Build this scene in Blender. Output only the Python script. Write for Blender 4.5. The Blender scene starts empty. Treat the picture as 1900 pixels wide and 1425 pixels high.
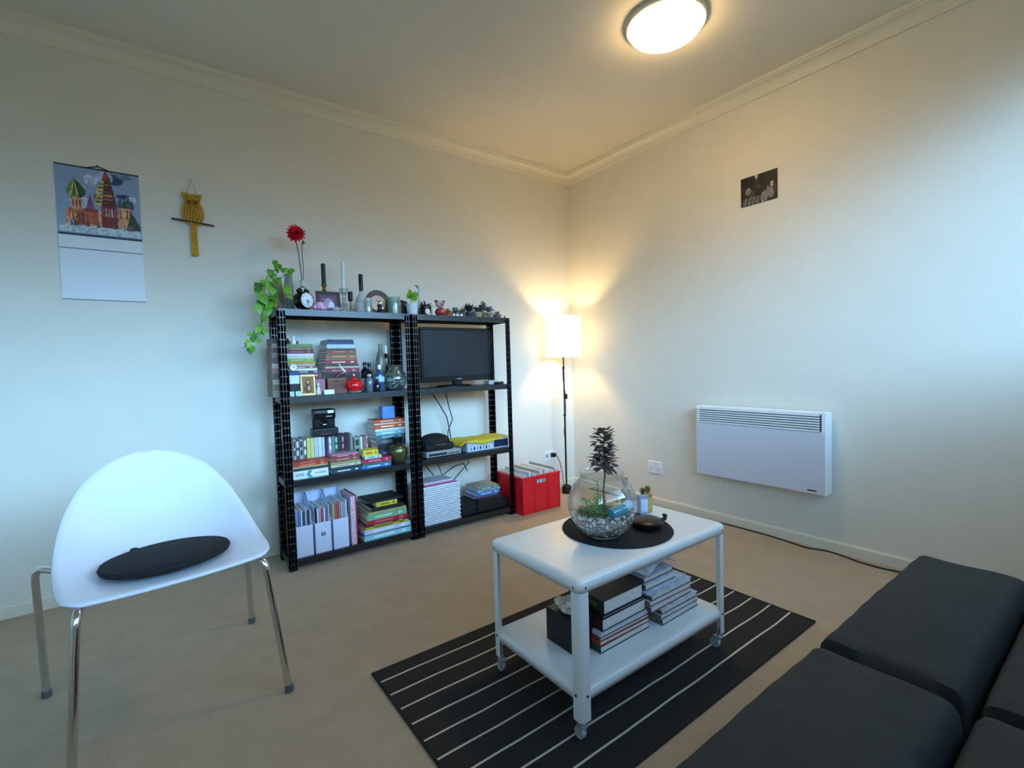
import bpy, bmesh, math, random
from math import sin, cos, pi, radians
from mathutils import Vector, Matrix
random.seed(7)
S = bpy.context.scene
COL = S.collection

# ------------------------------------------------------------------ camera
cam_data = bpy.data.cameras.new('camera')
cam_data.sensor_width = 36.0
cam_data.lens = 889.9 / 1900 * 36.0
cam_data.clip_start = 0.02
cam = bpy.data.objects.new('camera', cam_data)
COL.objects.link(cam)
S.camera = cam
RX = Vector((0.80293095, -0.59535903, -0.02914631))
UP = Vector((0.0478995, 0.01570603, 0.99872867))
FW = Vector((0.59414436, 0.80330626, -0.04112826))
cm = Matrix.Identity(4)
for i in range(3):
    cm[i][0], cm[i][1], cm[i][2] = RX[i], UP[i], -FW[i]
cm[0][3], cm[1][3], cm[2][3] = -2.8677, -3.0025, 1.0504
cam.matrix_world = cm

# ------------------------------------------------------------------ view, world, lights
S.view_settings.view_transform = 'Standard'
S.view_settings.look = 'None'
S.view_settings.gamma = 1
S.view_settings.use_curve_mapping = False
S.view_settings.exposure = 0.06

# daylight: dim trees and ground below, a bright band of hazy sky showing above them, softer sky overhead
SKY = (0.34, 0.63, 1.0)
HAZE = (0.32, 0.64, 1.0)
GROUND = (0.10, 0.10, 0.07)
SKY_STRENGTH = 4.0
HAZE_STRENGTH = 24.5
HAZE_SIN, HAZE_WIDTH = 0.28, 0.14
W = bpy.data.worlds.new('daylight')
S.world = W
W.use_nodes = True
nt = W.node_tree
nt.nodes.clear()


def wn(kind, **kw):
    n = nt.nodes.new(kind)
    for k, v in kw.items():
        setattr(n, k, v)
    return n


wo, tc, sx = wn('ShaderNodeOutputWorld'), wn('ShaderNodeTexCoord'), wn('ShaderNodeSeparateXYZ')
nt.links.new(tc.outputs['Generated'], sx.inputs[0])
mr = wn('ShaderNodeMapRange')
mr.inputs['From Min'].default_value = -0.02
mr.inputs['From Max'].default_value = 0.11
nt.links.new(sx.outputs['Z'], mr.inputs['Value'])
cr = wn('ShaderNodeValToRGB')
cr.color_ramp.elements[0].color = (*GROUND, 1)
cr.color_ramp.elements[1].color = (*SKY, 1)
nt.links.new(mr.outputs[0], cr.inputs[0])
bg = wn('ShaderNodeBackground')
bg.inputs['Strength'].default_value = SKY_STRENGTH
nt.links.new(cr.outputs[0], bg.inputs['Color'])
m1 = wn('ShaderNodeMath', operation='SUBTRACT')
m1.inputs[1].default_value = HAZE_SIN
nt.links.new(sx.outputs['Z'], m1.inputs[0])
m2 = wn('ShaderNodeMath', operation='DIVIDE')
m2.inputs[1].default_value = HAZE_WIDTH
nt.links.new(m1.outputs[0], m2.inputs[0])
m3 = wn('ShaderNodeMath', operation='MULTIPLY')
nt.links.new(m2.outputs[0], m3.inputs[0])
nt.links.new(m2.outputs[0], m3.inputs[1])
m4 = wn('ShaderNodeMath', operation='MULTIPLY')
m4.inputs[1].default_value = -1.0
nt.links.new(m3.outputs[0], m4.inputs[0])
m5 = wn('ShaderNodeMath', operation='EXPONENT')
nt.links.new(m4.outputs[0], m5.inputs[0])
m6 = wn('ShaderNodeMath', operation='MULTIPLY')
m6.inputs[1].default_value = HAZE_STRENGTH
nt.links.new(m5.outputs[0], m6.inputs[0])
bh = wn('ShaderNodeBackground')
bh.inputs['Color'].default_value = (*HAZE, 1)
nt.links.new(m6.outputs[0], bh.inputs['Strength'])
ad_ = wn('ShaderNodeAddShader')
nt.links.new(bg.outputs[0], ad_.inputs[0])
nt.links.new(bh.outputs[0], ad_.inputs[1])
nt.links.new(ad_.outputs[0], wo.inputs[0])

ROOM_X0, ROOM_Y0, CEIL = -5.0, -3.45, 2.62
WIN = [(-2.75, -0.22, 1.20, 2.42), (-4.45, -3.25, 1.20, 2.42)]   # openings in the window wall


def portal(x0, x1, z0, z1):
    l = bpy.data.lights.new('window_portal', 'AREA')
    l.shape = 'RECTANGLE'
    l.size, l.size_y = x1 - x0, z1 - z0
    l.cycles.is_portal = True
    o = bpy.data.objects.new('window_portal', l)
    COL.objects.link(o)
    o.location = ((x0 + x1) / 2, ROOM_Y0 - 0.02, (z0 + z1) / 2)
    o.rotation_euler = (radians(90), 0, 0)      # faces +y, into the room


for w_ in WIN:
    portal(*w_)

BULB_GLOW = 440.0          # radiance of the floor lamp bulb
DOME_GLOW = 32.0           # radiance of the ceiling dome


# ------------------------------------------------------------------ helpers
def lin(c):
    if isinstance(c, str):
        c = [int(c[i:i + 2], 16) / 255 for i in (0, 2, 4)]
    return tuple((v / 12.92 if v <= 0.04045 else ((v + 0.055) / 1.055) ** 2.4) for v in c)


MATS = {}


def mat(name, col, rough=0.5, metal=0.0, noise=0.06, scale=30.0, bump=0.0, bscale=200.0,
        trans=0.0, emit=0.0, coat=0.0, sub=0.0, ior=1.45, spec=0.5):
    if name in MATS:
        return MATS[name]
    m = bpy.data.materials.new(name)
    m.use_nodes = True
    n, l = m.node_tree.nodes, m.node_tree.links
    b = n['Principled BSDF']
    c = lin(col)
    t = n.new('ShaderNodeTexCoord')
    if noise > 0:
        nz = n.new('ShaderNodeTexNoise')
        nz.inputs['Scale'].default_value = scale
        nz.inputs['Detail'].default_value = 4
        l.new(t.outputs['Object'], nz.inputs['Vector'])
        rp = n.new('ShaderNodeValToRGB')
        rp.color_ramp.elements[0].color = (*[max(0, v * (1 - noise)) for v in c], 1)
        rp.color_ramp.elements[1].color = (*[min(1, v * (1 + noise)) for v in c], 1)
        rp.color_ramp.elements[0].position = 0.35
        rp.color_ramp.elements[1].position = 0.65
        l.new(nz.outputs['Fac'], rp.inputs[0])
        l.new(rp.outputs[0], b.inputs['Base Color'])
    else:
        b.inputs['Base Color'].default_value = (*c, 1)
    b.inputs['Roughness'].default_value = rough
    b.inputs['Metallic'].default_value = metal
    b.inputs['IOR'].default_value = ior
    b.inputs['Specular IOR Level'].default_value = spec
    b.inputs['Coat Weight'].default_value = coat
    if trans:
        b.inputs['Transmission Weight'].default_value = trans
    if emit:
        b.inputs['Emission Color'].default_value = (*c, 1)
        b.inputs['Emission Strength'].default_value = emit
    if bump > 0:
        bn = n.new('ShaderNodeTexNoise')
        bn.inputs['Scale'].default_value = bscale
        bn.inputs['Detail'].default_value = 6
        l.new(t.outputs['Object'], bn.inputs['Vector'])
        bp = n.new('ShaderNodeBump')
        bp.inputs['Strength'].default_value = bump
        bp.inputs['Distance'].default_value = 0.01
        l.new(bn.outputs['Fac'], bp.inputs['Height'])
        l.new(bp.outputs[0], b.inputs['Normal'])
    MATS[name] = m
    return m


def C_(hexcol, rough=0.55):
    """plain coloured surface, one material per colour"""
    return mat('paint_' + hexcol + ('' if rough == 0.55 else '_%d' % int(rough * 100)), hexcol, rough, noise=0.05)


def clear_glass(name, col, rough=0.02, body=0.12):
    """thin clear glass: mostly see-through with a glossy surface and a little body"""
    if name in MATS:
        return MATS[name]
    m = bpy.data.materials.new(name)
    m.use_nodes = True
    n, l = m.node_tree.nodes, m.node_tree.links
    n.clear()
    out = n.new('ShaderNodeOutputMaterial')
    tr = n.new('ShaderNodeBsdfTransparent')
    tr.inputs[0].default_value = (*lin(col), 1)
    gl = n.new('ShaderNodeBsdfGlossy')
    gl.inputs['Roughness'].default_value = rough
    df = n.new('ShaderNodeBsdfDiffuse')
    df.inputs[0].default_value = (*lin(col), 1)
    fr = n.new('ShaderNodeLayerWeight')
    fr.inputs['Blend'].default_value = 0.25
    mp = n.new('ShaderNodeMapRange')
    mp.inputs['To Min'].default_value = 0.05
    mp.inputs['To Max'].default_value = 0.75
    l.new(fr.outputs['Facing'], mp.inputs['Value'])
    m1 = n.new('ShaderNodeMixShader')
    m1.inputs[0].default_value = body
    l.new(tr.outputs[0], m1.inputs[1])
    l.new(df.outputs[0], m1.inputs[2])
    m2 = n.new('ShaderNodeMixShader')
    l.new(mp.outputs[0], m2.inputs[0])
    l.new(m1.outputs[0], m2.inputs[1])
    l.new(gl.outputs[0], m2.inputs[2])
    l.new(m2.outputs[0], out.inputs[0])
    MATS[name] = m
    return m


class G:
    """collects shapes and links them as ONE mesh object"""

    def __init__(s):
        s.v, s.f, s.m, s.sm = [], [], [], []

    def add(s, vs, fs, m=0, smooth=False, M=None):
        k = len(s.v)
        for p in vs:
            p = Vector(p)
            s.v.append(tuple(M @ p) if M is not None else tuple(p))
        for f in fs:
            s.f.append([i + k for i in f])
            s.m.append(m)
            s.sm.append(smooth)
        return s

    def box(s, x0, x1, y0, y1, z0, z1, m=0, M=None):
        vs = [(x, y, z) for x in (x0, x1) for y in (y0, y1) for z in (z0, z1)]
        return s.add(vs, [(0, 1, 3, 2), (4, 6, 7, 5), (0, 4, 5, 1), (2, 3, 7, 6), (0, 2, 6, 4), (1, 5, 7, 3)], m, False, M)

    def lathe(s, prof, c=(0, 0, 0), seg=24, m=0, M=None, capb=True, capt=True):
        vs, fs = [], []
        for r, z in prof:
            for i in range(seg):
                a = 2 * pi * i / seg
                vs.append((c[0] + r * cos(a), c[1] + r * sin(a), c[2] + z))
        n = len(prof)
        for j in range(n - 1):
            for i in range(seg):
                i2 = (i + 1) % seg
                fs.append((j * seg + i, j * seg + i2, (j + 1) * seg + i2, (j + 1) * seg + i))
        if capb:
            fs.append(tuple(reversed(range(seg))))
        if capt:
            fs.append(tuple(range((n - 1) * seg, n * seg)))
        return s.add(vs, fs, m, True, M)

    def ball(s, c, r, m=0, seg=20, rings=12, M=None):
        if not hasattr(r, '__len__'):
            r = (r, r, r)
        vs, fs = [], []
        for j in range(rings + 1):
            t = pi * j / rings
            for i in range(seg):
                a = 2 * pi * i / seg
                rr = max(sin(t), 1e-3)
                vs.append((c[0] + r[0] * rr * cos(a), c[1] + r[1] * rr * sin(a), c[2] - r[2] * cos(t)))
        for j in range(rings):
            for i in range(seg):
                i2 = (i + 1) % seg
                fs.append((j * seg + i, j * seg + i2, (j + 1) * seg + i2, (j + 1) * seg + i))
        return s.add(vs, fs, m, True, M)

    def tube(s, pts, r, seg=8, m=0, M=None, caps=True):
        pts = [Vector(p) for p in pts]
        n = len(pts)
        rs = r if hasattr(r, '__len__') else [r] * n
        vs, fs = [], []
        up = None
        for i, p in enumerate(pts):
            d = (pts[min(i + 1, n - 1)] - pts[max(i - 1, 0)]).normalized()
            if up is None:
                up = Vector((0, 0, 1)) if abs(d.z) < 0.9 else Vector((1, 0, 0))
            a = d.cross(up).normalized()
            up = a.cross(d).normalized()
            for k in range(seg):
                t = 2 * pi * k / seg
                vs.append(p + (a * cos(t) + up * sin(t)) * rs[i])
        for i in range(n - 1):
            for k in range(seg):
                k2 = (k + 1) % seg
                fs.append((i * seg + k, i * seg + k2, (i + 1) * seg + k2, (i + 1) * seg + k))
        if caps:
            fs.append(tuple(range(seg)))
            fs.append(tuple(range((n - 1) * seg, n * seg)))
        return s.add(vs, fs, m, True, M)

    def poly(s, pts, m=0, M=None):
        return s.add(pts, [tuple(range(len(pts)))], m, False, M)

    def prism(s, pts, axis, a0, a1, m=0, M=None):
        """extrude a 2-D outline along an axis (0 x, 1 y, 2 z)"""
        def mk(p, a):
            return {0: (a, p[0], p[1]), 1: (p[0], a, p[1]), 2: (p[0], p[1], a)}[axis]
        n = len(pts)
        vs = [mk(p, a0) for p in pts] + [mk(p, a1) for p in pts]
        fs = [(i, (i + 1) % n, n + (i + 1) % n, n + i) for i in range(n)]
        fs += [tuple(reversed(range(n))), tuple(range(n, 2 * n))]
        return s.add(vs, fs, m, False, M)

    def leaf(s, base, d, up, L, Wd, m=0, fold=0.25, curl=0.2, heart=False):
        base, d, up = Vector(base), Vector(d).normalized(), Vector(up)
        sd = d.cross(up)
        sd = sd.normalized() if sd.length > 1e-4 else Vector((1, 0, 0))
        nn = sd.cross(d).normalized()
        st = [(0, .02), (.12, .8), (.35, 1.0), (.62, .75), (.85, .35), (1, .02)] if heart else \
             [(0, .08), (.2, .6), (.45, 1.0), (.7, .8), (.88, .4), (1, .03)]
        vs, fs = [], []
        for t, w in st:
            c = base + d * (L * t) - nn * (curl * L * t * t)
            if heart and t == .12:
                c = c - d * (L * .10)
                vs += [c + sd * Wd / 2 * w + nn * fold * Wd * w * .5, base + d * L * .06, c - sd * Wd / 2 * w + nn * fold * Wd * w * .5]
            else:
                vs += [c + sd * Wd / 2 * w + nn * fold * Wd * w * .5, c, c - sd * Wd / 2 * w + nn * fold * Wd * w * .5]
        for i in range(len(st) - 1):
            a = i * 3
            fs += [(a, a + 1, a + 4, a + 3), (a + 1, a + 2, a + 5, a + 4)]
        return s.add(vs, fs, m, True)

    def build(s, name, mats, parent=None, loc=(0, 0, 0), rot=(0, 0, 0), bevel=0, sub=0, solid=0, angle=35, weld=False):
        me = bpy.data.meshes.new(name)
        me.from_pydata(s.v, [], s.f)
        if not isinstance(mats, (list, tuple)):
            mats = [mats]
        for m in mats:
            me.materials.append(m)
        me.polygons.foreach_set('material_index', s.m)
        me.polygons.foreach_set('use_smooth', s.sm)
        bm = bmesh.new()
        bm.from_mesh(me)
        if weld:
            bmesh.ops.remove_doubles(bm, verts=bm.verts, dist=1e-5)
        if not solid:
            bmesh.ops.recalc_face_normals(bm, faces=bm.faces)
        bm.to_mesh(me)
        bm.free()
        if any(s.sm):
            me.set_sharp_from_angle(angle=radians(angle))
        o = bpy.data.objects.new(name, me)
        COL.objects.link(o)
        o.location, o.rotation_euler = loc, rot
        if parent:
            o.parent = parent
        if solid:
            md = o.modifiers.new('thickness', 'SOLIDIFY')
            md.thickness = solid
            md.offset = 0
        if bevel:
            md = o.modifiers.new('bevel', 'BEVEL')
            md.width, md.segments, md.limit_method = bevel, 3, 'ANGLE'
            md.harden_normals = False
        if sub:
            md = o.modifiers.new('smooth', 'SUBSURF')
            md.levels = md.render_levels = sub
        return o


def tag(o, label, cat, group=None):
    o['label'], o['category'] = label, cat
    if group:
        o['group'] = group
    return o


def thing(name, label, cat, loc=(0, 0, 0), rz=0, group=None):
    o = bpy.data.objects.new(name, None)
    o.empty_display_size = 0.05
    COL.objects.link(o)
    o.location, o.rotation_euler = loc, (0, 0, rz)
    return tag(o, label, cat, group)


def struct(o):
    o['kind'] = 'structure'
    return o


# ------------------------------------------------------------------ common materials
WALL = mat('wall_paint', 'dedbcf', 0.85, noise=0.012, scale=6, bump=0.04, bscale=120)
CEILM = mat('ceiling_paint', 'dad4c6', 0.9, noise=0.01, scale=5)
TRIM = mat('trim_paint', 'dfdbca', 0.55, noise=0.01)
BLACK_METAL = mat('black_powder_coat', '16181b', 0.30, 0.0, noise=0.1, scale=60, spec=0.9)
BLACK = mat('black_plastic', '0e0f11', 0.4, noise=0.1)
BLACK_MATT = mat('black_matt', '121214', 0.8, noise=0.15)
CHROME = mat('chrome', 'd8d8dc', 0.12, 1.0, noise=0.02)
WHITE = mat('white_plastic', 'e9ebee', 0.32, noise=0.01)
WHITE_METAL = mat('white_lacquer', 'e6e7e8', 0.28, noise=0.01, coat=0.3)
PAPER = mat('page_edges', 'dcdad4', 0.85, noise=0.08, scale=90)
GLASS = clear_glass('clear_glass', 'f2f7f7')
GREEN = mat('leaf_green', '5f9a2c', 0.4, noise=0.35, scale=25)
DGREEN = mat('leaf_dark_green', '3d6b2a', 0.45, noise=0.35, scale=25)
STEM = mat('stem_brown', '4c4030', 0.7, noise=0.2)
BRASS = mat('brass', 'b08a45', 0.3, 0.9, noise=0.1)

# carpet
CARPET = mat('carpet_pile', 'b6a48e', 0.95, noise=0.045, scale=9, bump=0.5, bscale=260)
_n, _l = CARPET.node_tree.nodes, CARPET.node_tree.links
_fine = _n.new('ShaderNodeTexNoise')
_fine.inputs['Scale'].default_value = 320
_tc = [x for x in _n if x.type == 'TEX_COORD'][0]
_l.new(_tc.outputs['Object'], _fine.inputs['Vector'])
_mx = _n.new('ShaderNodeMix')
_mx.data_type = 'RGBA'
_mx.blend_type = 'OVERLAY'
_mx.inputs[0].default_value = 0.35
_rp = [x for x in _n if x.type == 'VALTORGB'][0]
_l.new(_rp.outputs[0], _mx.inputs[6])
_l.new(_fine.outputs['Fac'], _mx.inputs[7])
_l.new(_mx.outputs[2], _n['Principled BSDF'].inputs['Base Color'])

# ------------------------------------------------------------------ room shell
T = 0.12
struct(G().box(ROOM_X0 - T, T, ROOM_Y0 - T, T, -0.1, 0).build('floor', CARPET))
struct(G().box(ROOM_X0 - T, T, ROOM_Y0 - T, T, CEIL, CEIL + 0.1).build('ceiling', CEILM))
struct(G().box(ROOM_X0 - T, T, 0, T, 0, CEIL).build('wall_back', WALL))
struct(G().box(0, T, ROOM_Y0 - T, 0, 0, CEIL).build('wall_right', WALL))
struct(G().box(ROOM_X0 - T, ROOM_X0, ROOM_Y0 - T, 0, 0, CEIL).build('wall_left', WALL))
g = G()
ya, yb = ROOM_Y0 - T, ROOM_Y0
xs = [ROOM_X0, WIN[1][0], WIN[1][1], WIN[0][0], WIN[0][1], 0]
g.box(xs[0], xs[1], ya, yb, 0, CEIL)
g.box(xs[1], xs[2], ya, yb, 0, WIN[1][2]).box(xs[1], xs[2], ya, yb, WIN[1][3], CEIL)
g.box(xs[2], xs[3], ya, yb, 0, CEIL)
g.box(xs[3], xs[4], ya, yb, 0, WIN[0][2]).box(xs[3], xs[4], ya, yb, WIN[0][3], CEIL)
g.box(xs[4], xs[5], ya, yb, 0, CEIL)
struct(g.build('wall_front', WALL))
PANE = clear_glass('window_pane', 'fafcfc', 0.01, 0.0)
for k, (x0, x1, z0, z1) in enumerate(WIN):
    f = G()
    a = 0.045
    yc = ROOM_Y0 - 0.07
    f.box(x0, x1, yc - .02, yc + .02, z0, z0 + a).box(x0, x1, yc - .02, yc + .02, z1 - a, z1)
    f.box(x0, x0 + a, yc - .02, yc + .02, z0 + a, z1 - a).box(x1 - a, x1, yc - .02, yc + .02, z0 + a, z1 - a)
    xm = (x0 + x1) / 2
    f.box(xm - a / 2, xm + a / 2, yc - .02, yc + .02, z0 + a, z1 - a)
    fo = struct(f.build('window_%d' % (k + 1), TRIM))
    pn = G().box(x0 + a, xm - a / 2, yc - .003, yc + .003, z0 + a, z1 - a).build('pane', PANE, fo)


def moulding(name, prof, axis, a0, a1, sgn, mat_=TRIM):
    """prof: (out from wall, height) outline run along a wall"""
    if axis == 0:
        pts = [(-o, z) for o, z in prof]
        return struct(G().prism(pts, 0, a0, a1).build(name, mat_))
    pts = [(-o, z) for o, z in prof]
    return struct(G().prism([(p[0], p[1]) for p in pts], 1, a0, a1).build(name, mat_))


base = [(0, 0), (0.014, 0), (0.014, 0.05), (0.009, 0.058), (0, 0.058)]
moulding('baseboard_back', base, 0, ROOM_X0, 0, -1)
moulding('baseboard_right', base, 1, ROOM_Y0, 0, -1)
c0 = CEIL
corn = [(0, c0 - .078), (.010, c0 - .078), (.012, c0 - .070)]
for i in range(9):
    t = i / 8 * pi / 2
    corn.append((.014 + .042 * (1 - cos(t)), c0 - .066 + .040 * sin(t)))
corn += [(.062, c0 - .026), (.062, c0 - .018), (.072, c0 - .016), (.074, c0), (0, c0)]
moulding('trim_1', corn, 0, ROOM_X0, 0, -1)
moulding('trim_2', corn, 1, ROOM_Y0, 0, -1)

# ------------------------------------------------------------------ ceiling light
cl = thing('ceiling_light', 'round glowing frosted dome light on the ceiling', 'ceiling light', (-0.89, -1.61, CEIL))
G().lathe([(.175, -.022), (.18, -.018), (.18, 0), (.02, 0)], seg=48).build('base', TRIM, cl)
prof = [(.002, -.085)] + [(.168 * sin(t), -.022 - .063 * cos(t)) for t in [i / 10 * pi / 2 for i in range(1, 11)]]
dome = mat('dome_glass', 'ffd79a', 0.4, emit=DOME_GLOW, noise=0)
G().lathe(prof, seg=48).build('dome', dome, cl)

# ------------------------------------------------------------------ floor lamp in the corner
LX, LY = -0.252, -0.166
fl = thing('floor_lamp', 'thin black floor lamp with a glowing white drum shade in the corner', 'lamp', (LX, LY, 0))
G().lathe([(.036, 0), (.038, .01), (.038, .05), (.030, .062), (.012, .07)], seg=24).build('base', BLACK, fl, bevel=.002)
g = G().lathe([(.0075, .06), (.0075, .62), (.011, .622), (.011, .64), (.0065, .642), (.0065, 1.0), (.009, 1.002), (.009, 1.02), (.006, 1.022), (.006, 1.20)], seg=12)
g.build('pole', BLACK, fl)
SH = bpy.data.materials.new('lamp_shade_paper')
SH.use_nodes = True
n_, l_ = SH.node_tree.nodes, SH.node_tree.links
pb = n_['Principled BSDF']
pb.inputs['Base Color'].default_value = (.96, .94, .88, 1)
pb.inputs['Roughness'].default_value = .8
tl = n_.new('ShaderNodeBsdfTranslucent')
tl.inputs[0].default_value = (1, .97, .90, 1)
mx = n_.new('ShaderNodeMixShader')
mx.inputs[0].default_value = .55
l_.new(pb.outputs[0], mx.inputs[1])
l_.new(tl.outputs[0], mx.inputs[2])
em = n_.new('ShaderNodeEmission')
em.inputs[0].default_value = (1, .90, .66, 1)
em.inputs[1].default_value = 0.3
ad = n_.new('ShaderNodeAddShader')
l_.new(mx.outputs[0], ad.inputs[0])
l_.new(em.outputs[0], ad.inputs[1])
l_.new(ad.outputs[0], n_['Material Output'].inputs[0])
G().lathe([(.140, 1.095), (.143, 1.10), (.143, 1.41), (.140, 1.415)], seg=48, capb=False, capt=False).build('lamp_shade', SH, fl, solid=.002)
g = G()
for k in range(3):
    a = k * 2 * pi / 3
    g.tube([(0, 0, 1.20), (.07 * cos(a), .07 * sin(a), 1.20), (.141 * cos(a), .141 * sin(a), 1.20)], .002, 6)
g.build('shade_ring', CHROME, fl)
bulb = mat('bulb_glass', 'ffd490', 0.3, emit=BULB_GLOW, noise=0)
G().lathe([(.012, 1.20), (.014, 1.225), (.028, 1.26), (.030, 1.28), (.022, 1.30), (.004, 1.31)], seg=20).build('bulb', bulb, fl)
# cord and switch
g = G().tube([(-.013, .0, 1.02), (-.012, -.004, .9), (.014, -.004, .78), (.010, .002, .64), (-.012, 0, .5), (-.004, -.012, .3), (-.014, -.01, .16), (-.03, -.03, .06)], .0025, 6)
g.build('power_cord', BLACK, fl)
G().box(-.009, .009, -.012, .004, .66, .70).build('switch', BLACK, fl, loc=(.016, 0, .1), bevel=.003)

# wall outlet by the lamp with black plug
t = thing('wall_outlet', 'white double wall outlet above the red crate with black plug', 'outlet', (-.289, -.0, .285))
G().box(-.055, .055, -.008, 0, -.036, .036).build('cover_plate', WHITE, t, bevel=.003)
G().box(-.040, -.014, -.0095, -.008, -.014, .014, 1).box(-.006, .006, -.0105, -.008, .012, .024).build('switch', [WHITE, C_('9aa0a4')], t)
pl = thing('power_plug', 'black plug with cord pushed into the outlet behind the crate', 'plug', (-.262, -.012, .292))
G().box(-.018, .018, -.034, 0, -.016, .016).build('plug_body', BLACK, pl, bevel=.005)
G().tube([(0, -.03, 0), (.012, -.05, -.01), (.03, -.06, -.06), (.045, -.07, -.14), (.04, -.09, -.24), (.03, -.12, -.277), (.02, -.14, -.285)], .003, 8).build('power_cord', BLACK, pl)

# ------------------------------------------------------------------ outlet on the right wall
t = thing('wall_outlet', 'white wall outlet low on the right wall left of the heater', 'outlet', (0, -.841, .276))
G().box(-.008, 0, -.065, .065, -.043, .043).build('cover_plate', WHITE, t, bevel=.003)
for s_ in (-1, 1):
    g = G()
    g.box(-.011, -.008, s_ * .032 - .018, s_ * .032 + .018, -.024, .010, 0).box(-.012, -.008, s_ * .032 - .006, s_ * .032 + .006, .016, .028, 0)
    g.box(-.0115, -.0108, s_ * .032 - .009, s_ * .032 - .006, -.012, .0, 1).box(-.0115, -.0108, s_ * .032 + .006, s_ * .032 + .009, -.012, .0, 1)
    g.build('socket', [WHITE, C_('55585c')], t, bevel=.001)

# ------------------------------------------------------------------ panel heater
h = thing('panel_heater', 'white wall mounted panel heater with slanted louvre grille', 'heater', (0, -1.605, .30))
HY = .375
G().box(-.095, -.018, -HY, HY, .012, .452).build('body', WHITE, h, bevel=.008)
g = G()
g.box(-.100, -.094, -HY + .004, HY - .004, .016, .345)
g.build('front_panel', mat('heater_enamel', 'ccd0dc', .3, noise=.01), h, bevel=.004)
g = G()
g.box(-.0965, -.0955, -HY + .012, HY - .03, .350, .440, 1)
for k in range(7):
    z = .352 + k * .0135
    g.add([(-.0965, HY - .014, z + .0), (-.0965, -HY + .03, z + .0), (-.104, -HY + .03, z - .002), (-.104, HY - .014, z - .002),
           (-.0965, HY - .014, z + .006), (-.0965, -HY + .03, z + .006), (-.104, -HY + .03, z + .004), (-.104, HY - .014, z + .004)],
          [(0, 1, 2, 3), (4, 5, 6, 7), (0, 1, 5, 4), (3, 2, 6, 7), (0, 3, 7, 4), (1, 2, 6, 5)], 0)
g.build('grille', [WHITE, C_('3a4048')], h)
G().box(-.099, -.094, -HY, -HY + .022, .012, .452).build('side_trim', WHITE, h, bevel=.003)
G().box(-.1008, -.1, -HY + .045, -HY + .09, .030, .037).build('badge', C_('2a2c30'), h)
for y in (-.25, .25):
    G().box(-.018, 0, y - .02, y + .02, .06, .40).build('wall_bracket', C_('888a8c'), h)
G().tube([(-.05, .175, .016), (-.045, .18, -.004), (-.03, .2, -.012), (-.012, .215, -.03), (-.010, .217, -.06), (-.004, .218, -.1)], .004, 8).build('power_cord', WHITE, h)

# ------------------------------------------------------------------ small photograph on the right wall
t = thing('postcard', 'small dark black and white street photograph pinned on the right wall', 'picture', (0, -1.597, 2.03))
bw = [mat('print_' + c, c, .5, noise=.45, scale=160) for c in ('20201e', '3a3a38', '7a7874', 'b0aea6', '101010')]
G().box(-.003, 0, -.105, .105, -.083, .083).build('card', bw[0], t)
g = G()
def ph(y0, y1, z0, z1, m):
    g.box(-.0036, -.003, -y1, -y0, z0, z1, m)
rnd = random.Random(3)
ph(-.105, -.03, .03, .083, 4)
ph(0.0, .105, .02, .083, 4)
g.poly([(-.0038, .024, .083), (-.0038, .0, .083), (-.0038, .013, .052)], 3)
for k in range(9):
    y = -.098 + k * .012
    g.poly([(-.0038, -y, -.08), (-.0038, -y - .006, -.08), (-.0038, -y - .016, -.04), (-.0038, -y - .012, -.04)], 3 if k % 2 else 2)
for yy, w_, z0, z1, m in [(-.06, .02, -.02, .02, 2), (-.04, .02, -.05, .0, 1), (.075, .009, -.01, .035, 3), (.07, .02, -.07, -.012, 2), (.035, .02, -.08, -.02, 2),
                          (.0, .008, -.08, .01, 4), (.02, .006, -.085, -.03, 3), (.09, .012, -.06, .0, 1), (.0, .02, -.0, .03, 1), (-.02, .01, -.07, -.03, 4), (.055, .012, -.045, .0, 2)]:
    g.lathe([(w_ * .6, z0), (w_, (z0 * .6 + z1 * .4)), (w_ * .7, z1 * .8 + z0 * .2), (w_ * .2, z1)], (0, 0, 0), 10, m, Matrix.Translation((-.0032, -yy, 0)) @ Matrix.Diagonal((.03, 1, 1, 1)))
g.build('print', bw, t)

# ------------------------------------------------------------------ wall calendar
cal = thing('wall_calendar', 'wall calendar with a picture of domed towers above a blank page', 'calendar', (-3.045, 0, 1.41))
CW = .152
G().box(-CW, CW, -.003, 0, .305, .615).build('picture_page', C_('8fa3c4'), cal)
cols = [mat('ink_' + c, c, .5, noise=.38, scale=70) for c in ('b9c6dc', '6f86b0', '6a8a3a', '2f4a28', 'b4553c', 'd8a070', '8a3038', 'c8b070', '47605a', 'b8c8d0', '7a4a70', '5a2a28', '3a4a70')]
g = G()
D = [0.0]
def pp(pts, m):
    D[0] += .00006
    g.poly([(x * CW, -.0031 - D[0], .305 + z * .31) for x, z in pts], m)
for k in range(14):   # clouds
    x, z = rnd.uniform(-.9, .9), rnd.uniform(.35, .95)
    w_, h_ = rnd.uniform(.1, .3), rnd.uniform(.03, .09)
    pp([(x + w_ * cos(a) * .9, z + h_ * sin(a)) for a in [i * pi / 5 for i in range(10)] if abs(x + w_ * cos(a) * .9) < .99 and z + h_ * sin(a) < .99], [0, 1, 10, 12][k % 4] if k % 4 != 2 else 0)
pp([(-.96, .13), (.98, .13), (.98, .02), (-.96, .02)], 9)
pp([(-.8, .13), (.75, .13), (.75, .30), (.3, .38), (-.8, .36)], 5)
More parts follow.
